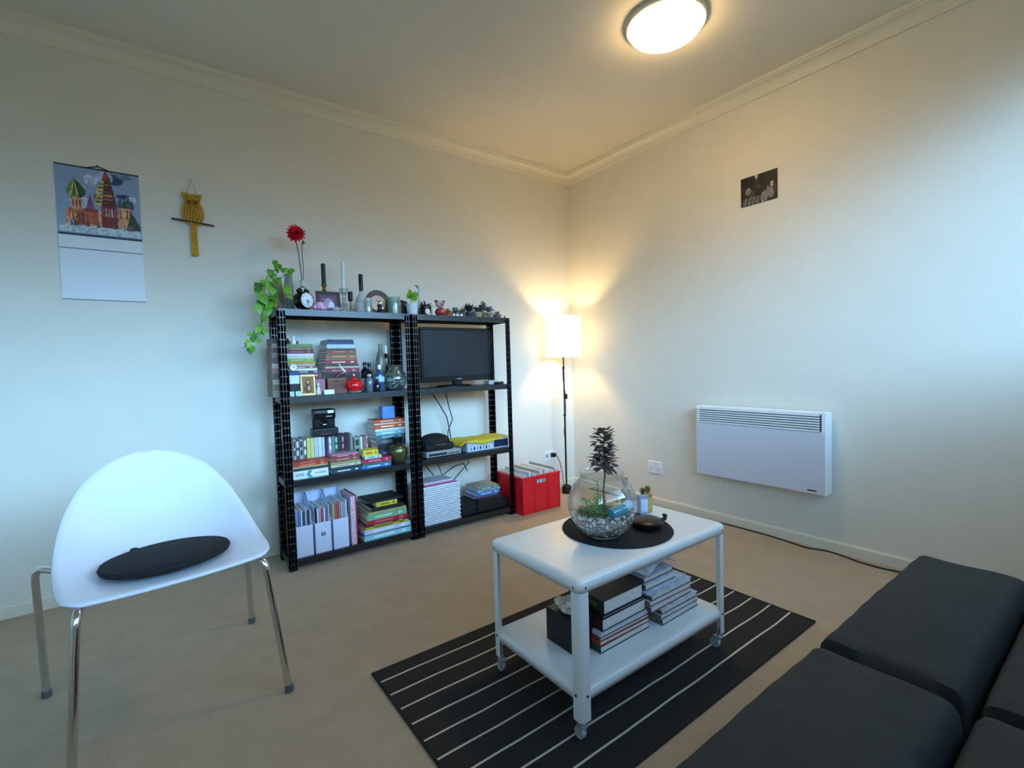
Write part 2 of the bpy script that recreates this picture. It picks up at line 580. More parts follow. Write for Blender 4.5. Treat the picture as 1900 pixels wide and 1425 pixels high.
# left tower and its green onion dome
pp([(-.74, .13), (-.34, .13), (-.36, .38), (-.72, .38)], 4)
pp([(-.66, .36), (-.42, .36), (-.42, .56), (-.66, .56)], 5)
for k in range(4):
    pp([(-.70 + k * .09, .16), (-.66 + k * .09, .16), (-.66 + k * .09, .32), (-.70 + k * .09, .32)], [5, 7, 6, 3][k])
for k in range(3):
    pp([(-.64 + k * .08, .40), (-.60 + k * .08, .40), (-.60 + k * .08, .50), (-.64 + k * .08, .50)], 6)
on = [(-.56, .86), (-.58, .79), (-.66, .74), (-.76, .66), (-.76, .60), (-.68, .54), (-.42, .54), (-.32, .60), (-.32, .67), (-.44, .75), (-.53, .80)]
pp(on, 2)
pp([(-.56, .80), (-.52, .79), (-.32, .66), (-.32, .60), (-.42, .54), (-.5, .54)], 3)
for k in range(4):
    pp([(-.70 + k * .09, .56), (-.66 + k * .09, .56), (-.57 + k * .01, .76), (-.59 + k * .01, .76)], 3 if k % 2 else 7)
# pink spire, low hall
pp([(-.34, .35), (-.10, .35), (-.22, .62)], 10)
pp([(-.36, .16), (-.05, .16), (-.05, .36), (-.36, .36)], 4)
pp([(-.36, .36), (-.05, .36), (-.05, .39), (-.36, .39)], 6)
# centre tower with tall tent roof
pp([(.02, .13), (.42, .13), (.40, .46), (.04, .46)], 6)
for k in range(5):
    pp([(.06 + k * .07, .30), (.09 + k * .07, .30), (.09 + k * .07, .42), (.06 + k * .07, .42)], [4, 0, 5, 0, 4][k])
for k in range(4):
    pp([(.03, .15 + k * .035), (.41, .15 + k * .035), (.41, .163 + k * .035), (.03, .163 + k * .035)], 11)
pp([(-.12, .46), (.42, .46), (.34, .70), (.28, .86), (.10, .86), (-.06, .70)], 7)
pp([(.05, .46), (.42, .46), (.34, .70), (.27, .86), (.14, .86)], 11)
for k in range(6):
    z = .5 + k * .055
    w_ = .2 - k * .02
    pp([(.10 - w_, z), (.18 + w_ * .9, z), (.18 + w_ * .8, z + .02), (.10 - w_ * .9, z + .02)], [3, 4, 7, 8, 6, 2][k])
pp([(.08, .84), (.32, .84), (.20, .98), (.16, .98)], 6)
pp([(.13, .86), (.20, .86), (.18, .96)], 4)
# right group of small towers
pp([(.44, .13), (.80, .13), (.78, .48), (.46, .48)], 5)
for k, (x, z) in enumerate([(.50, .56), (.60, .54), (.70, .60), (.78, .54)]):
    pp([(x - .05, .46), (x + .05, .46), (x + .06, z - .03), (x, z + .06), (x - .06, z - .03)], [8, 3, 8, 12][k])
for k in range(4):
    pp([(.48 + k * .08, .30), (.52 + k * .08, .30), (.52 + k * .08, .44), (.48 + k * .08, .44)], [4, 7, 6, 4][k])
pp([(.62, .13), (.97, .13), (.97, .20), (.86, .32), (.76, .40)], 3)
for k in range(12):
    x = rnd.uniform(-.78, .9)
    pp([(x, .12), (x + .07, .12), (x + .05, .19), (x + .01, .20)], rnd.choice([3, 8, 7, 0, 10]))
g.build('picture', cols, cal)
G().box(-CW, CW, -.0045, -.0005, .0, .298).build('month_page', mat('blank_page', 'dfe4ea', .5, noise=.01), cal)
G().box(-CW, CW, -.008, -.001, .297, .305).build('binding', BLACK, cal)
G().box(-CW, CW, -.0062, -.0045, .234, .2385).build('date_strip', C_('7d8894'), cal)
G().box(-CW, CW, -.006, -.0045, .0, .003).build('bottom_edge', C_('7d8894'), cal)
g = G().box(-CW, CW, -.005, -.0005, .612, .617)
g.tube([(-.05, -.004, .612), (0, -.006, .628), (.05, -.004, .612)], .0025, 6)
g.ball((0, -.006, .630), .004)
g.build('hanger', BLACK, cal)

# ------------------------------------------------------------------ macrame owl
owl = thing('macrame_owl', 'mustard yellow knotted cord owl hanging on a brown stick', 'wall hanging', (-2.677, -.012, 1.66))
YARN = mat('mustard_cord', 'c99a2a', .9, noise=.2, scale=120, bump=.6, bscale=160)
YARN2 = mat('mustard_cord_dark', '8a6a22', .9, noise=.2, scale=120)
g = G()
rows = [(.305, .035), (.298, .034), (.285, .030), (.27, .029), (.255, .035), (.24, .040), (.225, .043), (.21, .044), (.195, .042), (.18, .036), (.165, .026)]
for k, (z, w_) in enumerate(rows):
    n = max(3, int(w_ / .006))
    for i in range(n + 1):
        x = -w_ + 2 * w_ * i / n
        g.ball((x, -.004, z + (.004 if i % 2 else 0)), (.0058, .006, .0095), 0, 8, 6)
g.tube([(-.037, 0, .300), (-.038, -.003, .318), (-.030, 0, .312), (0, -.002, .306), (.030, 0, .312), (.038, -.003, .318), (.037, 0, .300)], .005, 8)
g.build('owl_body', YARN, owl)
g = G()
for s_ in (-1, 1):
    g.lathe([(.004, 0), (.010, .003), (.012, .0)], (0, 0, 0), 14, 0, Matrix.Translation((s_ * .014, -.010, .272)) @ Matrix.Rotation(radians(90), 4, 'X'))
    g.ball((s_ * .014, -.013, .272), .004, 1, 8, 6)
g.add([(-.005, -.012, .262), (.005, -.012, .262), (0, -.018, .248)], [(0, 1, 2)])
g.build('owl_face', [YARN2, C_('2a1a10')], owl)
g = G()
for i in range(6):
    x = -.010 + i * .0042
    g.tube([(x, 0, .165), (x * 1.05, -.002, .10), (x * 1.25, 0, 0.0)], .0033, 6)
g.build('tail', YARN, owl)
G().tube([(-.092, -.004, .178), (0, -.006, .172), (.092, -.004, .166)], [.0045, .005, .004], 10).build('stick', mat('brown_stick', '4a352c', .7), owl)
G().tube([(-.025, 0, .315), (0, .008, .395), (.025, 0, .315)], .0015, 6).build('hanging_cord', YARN, owl)
G().ball((0, .007, .396), .004).build('nail', CHROME, owl)

# ------------------------------------------------------------------ shelving units
XL, UW, YF, DEP = -2.359, .730, -.324, .239
YB = YF + DEP
ZS = [.057, .474, .915, 1.37]          # shelf surfaces


def post(g, x, y, sx_, sy_):
    """slotted angle post: corner at x,y ; flanges run sx_ along x and sy_ along y"""
    t, Wf, P = .002, .036, .038
    cols_ = [(0, .009), (.0125, .0235), (.027, .036)]
    def strip(a0, a1, z0, z1):
        xa, xb = sorted((x + sx_ * a0, x + sx_ * a1))
        g.box(xa, xb, min(y, y + sy_ * t), max(y, y + sy_ * t), z0, z1)
        ya_, yb_ = sorted((y + sy_ * a0, y + sy_ * a1))
        g.box(min(x, x + sx_ * t), max(x, x + sx_ * t), ya_, yb_, z0, z1)
    for a0, a1 in cols_:
        strip(a0, a1, 0.01, 1.37)
    z = .03
    strip(0, Wf, .01, .03)
    while z < 1.34:
        z0 = z + .0055
        z1 = min(z + P, 1.37)
        strip(0, Wf, z0, z1)
        z += P


def shelving(x0, label):
    t = thing('shelving_unit', label, 'shelf unit', (x0, YF, 0))
    x1 = UW
    for (x, y, a, b) in ((0, 0, 1, 1), (x1, 0, -1, 1), (0, DEP, 1, -1), (x1, DEP, -1, -1)):
        g = G()
        post(g, x, y, a, b)
        p = g.build('post', BLACK_METAL, t)
        G().box(min(x - .001 * a, x + .038 * a), max(x - .001 * a, x + .038 * a), min(y - .001 * b, y + .038 * b), max(y - .001 * b, y + .038 * b), 0, .014).build('foot', BLACK, p)
    for z in ZS:
        g = G()
        e = .0025
        g.box(e, x1 - e, e, DEP - e, z - .003, z)
        g.box(e, x1 - e, e, e + .0015, z - .032, z - .003).box(e, x1 - e, DEP - e - .0015, DEP - e, z - .032, z - .003)
        g.box(e, e + .0015, e, DEP - e, z - .032, z - .003).box(x1 - e - .0015, x1 - e, e, DEP - e, z - .032, z - .003)
        g.box(e, x1 - e, e, e + .012, z - .034, z - .032)
        g.box(.2, x1 - .2, DEP * .45, DEP * .55, z - .02, z - .003)
        sh = g.build('shelf', BLACK_METAL, t)
        for xx in (.018, x1 - .018):
            G().ball((0, 0, 0), (.005, .003, .005), 0, 10, 6).build('bolt', mat('dark_bolt', '2c3036', .3, .6), sh, loc=(xx, -.001, z - .017))
        for yy in (.02, DEP - .02):
            G().ball((0, 0, 0), (.003, .005, .005), 0, 10, 6).build('bolt', MATS['dark_bolt'], sh, loc=(-.001, yy, z - .017))
    return t


shelving(XL, 'black slotted metal shelving unit on the left holding books and ornaments')
X2 = XL + UW + .0065
shelving(X2, 'black slotted metal shelving unit on the right holding the television')
Z0, Z1, Z2, Z3 = [z + .0005 for z in ZS]


# ------------------------------------------------------------------ books
def book(x, y, z, w, d, th, col, label, group=None, rz=0, stand=False, spine='y', marks=None, name='book', cat='book', soft=False, page=PAPER, top=None):
    """lying book: w along x, d along y, spine on the -y face (or -x with spine='x'); x,y is the centre, z the underside"""
    b = thing(name, label, cat, (x, y, z), rz, group)
    cv = C_(col, .5)
    mk = C_(marks or 'd8d2c0', .5)
    c = .0018 if not soft else .0006
    g = G()
    if spine == 'y':
        g.box(-w / 2, w / 2, -d / 2, d / 2, 0, c).box(-w / 2, w / 2, -d / 2, d / 2, th - c, th)
        g.box(-w / 2, w / 2, -d / 2, -d / 2 + c, c, th - c)
        if marks is not None and th > .008:
            g.box(-w * .30, w * .12, -d / 2 - .0004, -d / 2, th * .35, th * .65, 1)
            g.box(w * .28, w * .38, -d / 2 - .0004, -d / 2, th * .3, th * .7, 1)
        o = g.build('cover', [cv, mk], b)
        e = .002
        G().box(-w / 2 + e, w / 2 - e, -d / 2 + c, d / 2 - e, c, th - c).build('pages', page, b)
    else:
        g.box(-w / 2, w / 2, -d / 2, d / 2, 0, c).box(-w / 2, w / 2, -d / 2, d / 2, th - c, th, 2 if top else 0)
        g.box(-w / 2, -w / 2 + c, -d / 2, d / 2, c, th - c)
        if marks is not None and th > .008:
            g.box(-w / 2 - .0004, -w / 2, -d * .30, d * .15, th * .35, th * .65, 1)
        g.build('cover', [cv, mk, mat('printed_' + top, top, .4, noise=.2, scale=40)] if top else [cv, mk], b)
        e = .003
        G().box(-w / 2 + c, w / 2 - e, -d / 2 + e, d / 2 - e, c, th - c).build('pages', page, b)
    return b


def upright(x, y, z, w, d, h_, col, label, group=None, name='book', cat='book', lean=0, marks=None):
    """standing book: spine of width w faces -y"""
    b = thing(name, label, cat, (x, y, z), 0, group)
    b.rotation_euler = (0, lean, 0)
    c = .0012
    g = G().box(-w / 2, w / 2, 0, c, 0, h_).box(-w / 2, -w / 2 + c, c, d, 0, h_).box(w / 2 - c, w / 2, c, d, 0, h_)
    if marks:
        g.box(-w * .3, w * .3, -.0004, 0, h_ * .2, h_ * .45, 1).box(-w * .3, w * .3, -.0004, 0, h_ * .6, h_ * .9, 1)
    g.build('cover', [C_(col, .5), C_(marks or 'e0e0e0', .5)], b)
    G().box(-w / 2 + c, w / 2 - c, c, d - .002, .002, h_ - .003).build('pages', PAPER, b)
    return b


def stack(x, y, z, rows, place, group, spine='y', jit=.004, top=None, page=None):
    """rows bottom to top: (w, d, th, colour, words, marks)"""
    n = len(rows)
    r = random.Random(int(x * 1000) + 5)
    for i, row in enumerate(rows):
        w, d, th, col, words, marks = row[:6]
        dx, dy = (row[6] if len(row) > 6 else 0), (row[7] if len(row) > 7 else 0)
        where = 'at the bottom of ' if i == 0 else ('on top of ' if i == n - 1 else 'in ')
        book(x + dx + r.uniform(-jit, jit), y + dy, z, w, d, th, col, words + ' ' + where + place, group, r.uniform(-.02, .02), spine=spine, marks=marks, top=top, page=page or PAPER)
        z += th + .0004
    return z


# --- second shelf of the left unit: two tall piles
gA = 'books piled against the left post'
zA = stack(-2.237, -.185, Z2, [
    (.185, .185, .030, '33292a', 'thick near-black book', None),
    (.184, .185, .030, '3f3550', 'dark purple book', '8a90b8'),
    (.183, .18, .034, '5e2a33', 'maroon book', None),
    (.184, .18, .022, '74363c', 'dusty red book', 'c8a090'),
    (.183, .18, .015, '2f3644', 'slate blue book with pale dots', 'b8c4d0'),
    (.160, .18, .012, 'd9dad2', 'thin white book', None, -.008),
    (.150, .17, .012, '9a4a35', 'rust red book', 'd8c0a0', -.012),
    (.148, .17, .010, 'a8aaa2', 'pale grey book', None, -.012),
    (.146, .17, .012, 'a9923f', 'ochre book', 'd86a3a', -.012),
    (.146, .17, .016, '7f9a45', 'lime green book', 'c8b860', -.012),
    (.145, .17, .013, 'b9bfa8', 'pale sage book', None, -.013),
    (.144, .17, .014, 'd5ccd4', 'pale pink-white book', None, -.013),
    (.144, .17, .018, '6b1f2f', 'crimson book', 'a06070', -.013),
    (.142, .17, .014, '6a5a34', 'olive brown book', 'a89860', -.014),
    (.140, .165, .018, '6f7d4c', 'moss green book', None, -.016),
], 'the pile by the left post', gA)
gB = 'books piled in the middle of the second shelf'
zB = stack(-2.018, -.153, Z2 + .0, [
    (.20, .17, .040, '2a2022', 'thick dark brown book', None),
    (.198, .17, .040, '4a2a26', 'chestnut leather book', None),
    (.196, .17, .034, '241c20', 'thick black book', None),
    (.192, .17, .026, '7c2f38', 'wine red book', 'c08a88'),
    (.188, .165, .010, 'b5ae98', 'thin cream book', None),
    (.184, .165, .013, '38402f', 'dark olive book', None),
    (.180, .165, .020, '9a2f34', 'red book with white dots', 'e0d0c8'),
    (.176, .165, .014, '6c7050', 'khaki book', None),
    (.172, .165, .013, 'b5603a', 'orange book', 'e0b080'),
    (.168, .165, .012, '7a5a46', 'tan brown book', None),
    (.164, .165, .015, '8a4a35', 'russet book', 'c09870'),
    (.160, .165, .012, '5a4a44', 'dark taupe book', None),
    (.152, .16, .022, 'b9c8e0', 'pale blue-white book', None),
    (.148, .16, .013, '3a4a66', 'steel blue book', None),
    (.142, .16, .014, '1f3050', 'navy blue book', '4a6080'),
], 'the middle pile', gB, jit=.002)
stack(-2.362, -.203, Z2, [
    (0.058, .155, .034, '8a7c6c', 'thick taupe paperback', None),
    (0.056, .155, .030, '6c5c4c', 'brown paperback', None),
    (0.056, .150, .026, 'a09484', 'beige paperback', None),
    (0.054, .155, .030, '5c4c44', 'dark taupe paperback', None),
    (0.052, .150, .028, '8c6c5c', 'reddish tan paperback', None),
    (0.052, .150, .024, 'a89c8c', 'pale sand paperback', None),
    (0.050, .150, .030, '5a5048', 'smoky brown paperback', None),
    (0.048, .145, .026, '7c7464', 'khaki grey paperback', None),
    (0.048, .145, .024, '4c443c', 'umber paperback', None),
    (0.046, .140, .022, '8a8270', 'stone paperback', None),
    (0.046, .140, .026, '3c3a34', 'charcoal paperback', None),
], 'the pile showing outside the left posts', 'paperbacks between the left posts', spine='y', jit=.002, page=mat('aged_page_edges', '85796a', .9, noise=.3, scale=120))
# figurine on the left pile
t = thing('figurine', 'small white and brown animal figurine on the green book pile', 'ornament', (-2.262, -.20, zA))
G().lathe([(.012, 0), (.014, .012), (.010, .026), (.006, .032)], seg=14).ball((0, 0, .038), (.010, .010, .011)).build('figure_body', WHITE, t)
G().ball((-.026, .004, .012), (.012, .010, .012)).ball((-.030, .002, .026), .008).ball((.016, 0, .010), (.008, .008, .010)).build('companion_figure', C_('4a3a28'), t)

# ornaments in front of the piles, second shelf
YO = -.300
t = thing('round_clock', 'small cream round dial leaning on the left book pile', 'clock', (-2.290, -.290, Z2 + .1515))
M90 = Matrix.Rotation(radians(90), 4, 'X')
G().lathe([(.019, 0), (.021, .004), (.019, .009)], seg=28, M=M90).build('rim', C_('a89a80'), t)
G().lathe([(.017, .009), (.0165, .0098)], seg=28, M=M90).build('dial', C_('e6e0d2'), t)
G().box(-.001, .001, -.011, -.0098, 0, .012).box(0, .009, -.011, -.0098, -.001, .001).build('hands', BLACK, t)
t = thing('cosmetic_box', 'small blue and white box standing below the round dial', 'box', (-2.288, -.295, Z2 + .0))
G().box(-.025, .025, -.010, .012, 0, .065).build('lower_case', C_('15171a'), t, bevel=.002)
G().box(-.024, .024, -.008, .010, .065, .110).build('white_carton', C_('c9d8ee'), t, bevel=.001)
G().box(-.026, .026, -.009, .012, .110, .130).build('lid', C_('3a3a78'), t, bevel=.001)
for k, (x, w_) in enumerate([(-2.306, .022), (-2.272, .034)]):
    tag(G().box(-w_ / 2, w_ / 2, -.006, .006, 0, .026).build('dice_block', mat('pale_green_block', 'c0d8c4', .4, noise=.3, scale=80), loc=(x, -.3125, Z2), bevel=.003),
        ['tiny pale green block at the left end of the second shelf', 'wider pale green block beside the left shelf post'][k], 'ornament')
t = thing('framed_icon', 'small gold framed brown icon leaning on the shelf front', 'picture frame', (-2.2225, -.306, Z2))
t.rotation_euler = (radians(-8), 0, radians(-6))
t.scale = (1, 1, 1.2)
g = G()
g.box(-.037, .037, -.004, .004, 0, .010).box(-.037, .037, -.004, .004, .084, .094).box(-.037, -.028, -.004, .004, .010, .084).box(.028, .037, -.004, .004, .010, .084)
g.build('frame', mat('gold_frame', 'd8b27a', .4, .2), t, bevel=.0015)
g = G().box(-.028, .028, -.001, .002, .010, .084, 0)
g.ball((0, -.001, .058), (.013, .0015, .016), 1).ball((0, -.0015, .060), (.008, .0015, .009), 2).ball((0, -.001, .030), (.020, .0012, .018), 1).ball((.004, -.0015, .032), (.008, .001, .012), 2)
g.build('picture', [C_('8a6430'), C_('5a3c20'), C_('c89a5a')], t)
t = thing('figurine', 'tiny white figure standing beside the gold icon', 'ornament', (-2.170, -.300, Z2))
G().lathe([(.012, 0), (.014, .008), (.011, .030), (.007, .042), (.004, .05)], seg=14).ball((0, 0, .056), .009).build('figure_body', C_('cfd4d8'), t)
G().lathe([(.014, 0), (.014, .006)], seg=14).build('plinth', C_('9a8a80'), t, loc=(0, 0, -.0001))
tag(G().box(-.03, .03, -.006, .010, 0, .085).build('card_pack', C_('9a6a80'), loc=(-2.158, -.2768, Z2), bevel=.001), 'mauve card packet behind the tiny white figure', 'packet')
tag(G().box(-.027, .027, -.004, .006, 0, .026).build('name_block', C_('dfe8f0'), loc=(-2.117, -.311, Z2), bevel=.002), 'white rectangular block on the shelf edge below wooden box', 'block')
t = thing('wooden_box', 'reddish brown wooden box behind the white block', 'box', (-2.064, -.268, Z2))
G().box(-.053, .053, -.022, .005, 0, .070).build('body', mat('red_wood', '6e3e30', .5, noise=.25, scale=20), t, bevel=.002)
G().box(-.054, .054, -.023, .005, .070, .088).build('lid', mat('red_wood_lid', '7c4a3a', .5, noise=.25, scale=20), t, bevel=.002)
# silver bird-like ornament on the box
t = thing('silver_ornament', 'silver crossed metal ornament lying on the wooden box', 'ornament', (-2.040, -.279, Z2 + .0885))
G().tube([(-.028, 0, .006), (.0, 0, .018), (.030, -.004, .028)], [.003, .008, .005], 10).build('figure_body', CHROME, t)
G().tube([(-.010, .002, .078), (.012, 0, .045), (.030, -.003, .020)], [.002, .005, .004], 10).build('arm', WHITE, t)

# red teapot
t = thing('teapot', 'glossy red ceramic teapot on a white saucer', 'teapot', (-1.972, -.290, Z2), radians(38))
RED = mat('red_glaze', 'd3141c', .15, noise=.03, coat=.5)
G().lathe([(.020, .0), (.034, .003), (.040, .006), (.038, .007), (.018, .004)], seg=32).build('saucer', WHITE, t)
g = G().lathe([(.022, .006), (.036, .014), (.047, .030), (.049, .042), (.044, .058), (.032, .070), (.022, .074)], seg=36)
g.build('body', RED, t)
G().lathe([(.023, .074), (.020, .080), (.010, .084), (.005, .086), (.007, .092), (.005, .097), (.001, .098)], seg=24).build('lid', RED, t)
G().tube([(-.040, 0, .035), (-.056, 0, .045), (-.062, 0, .060), (-.070, 0, .068)], [.011, .008, .006, .005], 12).build('spout', RED, t)
G().tube([(.040, 0, .060), (.060, 0, .064), (.068, 0, .048), (.060, 0, .032), (.043, 0, .028)], .005, 10).build('handle', RED, t)
G().ball((0, 0, .100), (.006, .006, .007), 0, 12, 8).build('knob', WHITE, t)


def bottle(x, y, z, prof, m, label, cap=None, cap_m=None, lab=None, lab_m=None, name='bottle', cat='bottle', seg=24, group=None, part='glass_body'):
    t = thing(name, label, cat, (x, y, z), 0, group)
    G().lathe(prof, seg=seg).build(part, m, t)
    if cap:
        G().lathe(cap, seg=16).build('cap', cap_m or BLACK, t)
    if lab:
        r, z0, z1 = lab
        G().lathe([(r, z0), (r, z1)], seg=seg, capb=False, capt=False).build('paper_label', lab_m, t)
    return t


def bprof(r, h_, rn, hn):
    """bottle outline: body radius/height, neck radius, total height"""
    return [(r * .9, 0), (r, .004), (r, h_ * .9), (r * .85, h_), (rn * 1.2, h_ + (hn - h_) * .35), (rn, h_ + (hn - h_) * .45), (rn, hn), (rn * .6, hn)]


DKGLASS = mat('dark_glass', '10141a', .08, noise=0, spec=.8)
BLGLASS = mat('blue_glass', '2c4f7c', .08, noise=0, spec=.8)
tag(book(-1.868, -.20, Z2, .07, .12, .08, '17181c', 'black box at the back behind the red teapot', name='black_box', cat='box'), 'black box standing behind the red teapot', 'box')
bottle(-1.872, -.19, Z2 + .081, bprof(.024, .045, .010, .075), DKGLASS, 'squat black bottle on the black box', cap=[(.012, .075), (.012, .09), (.004, .092)])
bottle(-1.838, -.17, Z2, bprof(.020, .11, .009, .15), DKGLASS, 'tall black bottle behind the blue bottle', cap=[(.011, .15), (.011, .168), (.003, .17)])
bottle(-1.763, -.165, Z2, [(.026, 0), (.029, .02), (.030, .14), (.028, .19), (.020, .225), (.012, .24), (.010, .28), (.008, .282)], mat('smoky_bottle', '6e6a5e', .25, noise=.3, scale=14), 'tall smoky grey-brown bottle at the back of the second shelf')
bottle(-1.722, -.15, Z2, bprof(.018, .20, .007, .262), DKGLASS, 'slim dark bottle with white neck at the rear post', cap=[(.008, .215), (.008, .27), (.006, .275)], cap_m=WHITE)
bottle(-1.811, -.262, Z2, bprof(.027, .105, .009, .135), BLGLASS, 'blue glass bottle with white cap and round label', cap=[(.0105, .130), (.0105, .150), (.008, .155)], cap_m=WHITE, lab=(.0275, .055, .085), lab_m=C_('a8c8e8'))
bottle(-1.877, -.272, Z2, bprof(.022, .07, .012, .090), clear_glass('pale_blue_glass', 'a8c8d8', .05, .25), 'small pale blue glass bottle right of the red teapot', cap=[(.012, .09), (.014, .1), (.006, .102)], cap_m=C_('b8ccd4'))
bottle(-1.842, -.300, Z2, bprof(.018, .045, .008, .062), DKGLASS, 'short dark bottle at the shelf edge near the blue bottle', cap=[(.009, .062), (.009, .072), (.003, .073)])
# round glass vase with metal mesh
t = thing('glass_vase', 'round glass vase filled with white mesh and dried leaves', 'vase', (-1.705, -.245, Z2))
G().lathe([(.030, 0), (.048, .010), (.064, .040), (.067, .068), (.058, .100), (.040, .125), (.034, .135), (.042, .150), (.044, .152), (.036, .137), (.042, .124), (.060, .098), (.064, .068)], seg=40, capt=False).build('bowl', clear_glass('vase_glass', 'e4efea', .03, .04), t)
g = G()
r = random.Random(11)
for k in range(26):
    a, b = r.uniform(0, 2 * pi), r.uniform(-.9, .9)
    a2, b2 = a + r.uniform(.6, 1.4), b + r.uniform(-.7, .7)
    def sp(a, b):
        return (.060 * cos(b) * cos(a), .060 * cos(b) * sin(a), .062 + .052 * sin(b))
    g.tube([sp(a + (a2 - a) * i / 5, max(-1.2, min(1.2, b + (b2 - b) * i / 5))) for i in range(6)], .0016, 5)
g.build('wire_mesh', WHITE, t)
g = G()
for k in range(16):
    a = r.uniform(0, 2 * pi)
    g.leaf((.015 * cos(a), .015 * sin(a), .08 + r.uniform(-.02, .04)), (cos(a), sin(a), r.uniform(.2, 1.2)), (0, 0, 1), .045, .022, k % 2)
g.build('dried_leaves', [C_('6a7c5e'), C_('b8b09a')], t)

# --- third shelf of the left unit
t = thing('game_box', 'long white box with teal arrows and dark lettering', 'box', (-2.226, -.215, Z1))
G().box(-.090, .090, -.085, .085, 0, .042).build('carton', C_('dce6ee'), t, bevel=.001)
g = G().poly([(-.012, -.0856, .002), (.008, -.0856, .002), (-.006, -.0856, .021), (.008, -.0856, .040), (-.012, -.0856, .040), (-.026, -.0856, .021)])
g.build('arrow', C_('3a98a8'), t)


def text(txt, size, loc, parent, m, rot=(pi / 2, 0, 0), name='lettering'):
    cu = bpy.data.curves.new(name, 'FONT')
    cu.body, cu.size, cu.extrude = txt, size, .0002
    cu.align_x, cu.align_y = 'CENTER', 'CENTER'
    cu.materials.append(m)
    o = bpy.data.objects.new(name, cu)
    COL.objects.link(o)
    me = bpy.data.meshes.new_from_object(o)
    bpy.data.objects.remove(o)
    o = bpy.data.objects.new(name, me)
    COL.objects.link(o)
    o.location, o.rotation_euler, o.parent = loc, rot, parent
    return o


text('XMS', .024, (-.058, -.0856, .021), t, C_('22262c'))
g = G()
for k in range(5):
    g.box(.020 + k * .012, .029 + k * .012, -.0858, -.0850, .018, .026)
g.build('small_print', C_('8a98a4'), t)
zz = stack(-2.224, -.21, Z1 + .0425, [
    (.180, .17, .014, '2c3c42', 'dark slate book', None),
    (.180, .17, .006, 'c8b878', 'thin straw yellow book', None),
    (.178, .17, .014, 'b8402a', 'orange-red book', 'e0a080'),
    (.176, .17, .012, 'a83428', 'brick red book', 'd88868'),
], 'the pile above the white arrow box', 'books above the white arrow box')
zz2 = stack(-2.038, -.205, Z1, [
    (.168, .18, .020, '30404e', 'slate blue book with white mark', 'dfe8ee'),
    (.166, .18, .012, '2c3440', 'dark blue book', None),
    (.166, .18, .014, 'c8c4a8', 'cream book', '8a8a80'),
    (.165, .18, .014, '9a9468', 'khaki yellow book', None),
    (.160, .18, .024, '8a4a40', 'faded red-brown book', 'b88a78'),
    (.150, .17, .010, 'a02a38', 'crimson magazine', 'e0c8c8'),
    (.150, .17, .006, 'b88aa8', 'thin pink magazine', None),
], 'the middle third-shelf pile', 'books in the middle of the third shelf')
zz3 = stack(-1.860, -.205, Z1, [
    (.176, .18, .018, '3a78b8', 'blue, teal and white book', 'd0e8f0'),
    (.174, .18, .010, '3f6a50', 'dark green book', None),
    (.172, .18, .024, 'a82848', 'magenta book', 'e080a0'),
    (.100, .080, .016, 'b8d8c8', 'white and green book', '3f9a6a', -.022, -.045),
    (.090, .075, .034, 'd4cc30', 'bright yellow box-like book', 'd8602a', -.030, -.045),
], 'the pile beside the brass vase', 'books beside the brass vase')
# standing discs and cassettes at the back
cd = [(-2.285, .012, 'a8aca8'), (-2.270, .016, '4a4e50'), (-2.251, .018, '9aa09c'), (-2.232, .016, '5c6260'), (-2.213, .018, 'cfc868'), (-2.193, .018, 'd2cc80'),
      (-2.173, .018, 'b8c8cc'), (-2.153, .018, 'c8d4d8'), (-2.135, .014, 'b8c4c8')]
cdw = ['pale grey', 'charcoal', 'light grey', 'mid grey', 'mustard yellow', 'pale yellow', 'blue-grey', 'off-white', 'pale silver']
for k, (x, w_, c) in enumerate(cd):
    upright(x, -.215, zz + .0005, w_, .12, .112 - (k % 3) * .002, c, cdw[k] + ' disc case standing under the instant camera' if k > 4 else cdw[k] + ' disc case standing left of the instant camera',
            'disc cases on the third shelf', 'disc_case', 'disc case', marks='e0e4e4' if k in (1, 3) else ('2a2c2e' if k in (0, 2) else None))
cd2 = [(-2.094, .016, 'b09ac0', 'lilac'), (-2.076, .014, '5f8a78', 'sea green'), (-2.059, .018, '2e4a3a', 'bottle green'), (-2.040, .016, '30262c', 'black'), (-2.022, .016, '4a2a34', 'plum'),
       (-2.004, .014, '262426', 'jet black'), (-1.988, .014, '3c3430', 'brown-black'), (-1.972, .014, '8a8c88', 'mid grey')]
for k, (x, w_, c, wd) in enumerate(cd2):
    upright(x, -.20, zz2 + .0005, w_, .11, .092 + (k % 2) * .004, c, wd + ' disc case on the middle pile right of the camera', 'disc cases on the third shelf', 'disc_case', 'disc case', marks=['e8e0f0', None, '9ac0a8', None, 'c08a98', None, None, None][k])
for x, w_, h_, c, wd, m_ in [(-1.938, .034, .118, '8a928c', 'wide sage grey disc case with dark green label', '24401c'), (-1.913, .010, .120, 'dfe4dc', 'thin white disc case', None),
                             (-1.896, .018, .116, '7a6a70', 'dull mauve disc case', None), (-1.880, .010, .121, 'd0a0a8', 'thin pink disc case with red marks', 'b83040')]:
    upright(x, -.195, Z1 + .0535, w_, .09, h_, c, wd + ' beside the tall pile', 'disc cases on the third shelf', 'disc_case', 'disc case', marks=m_)

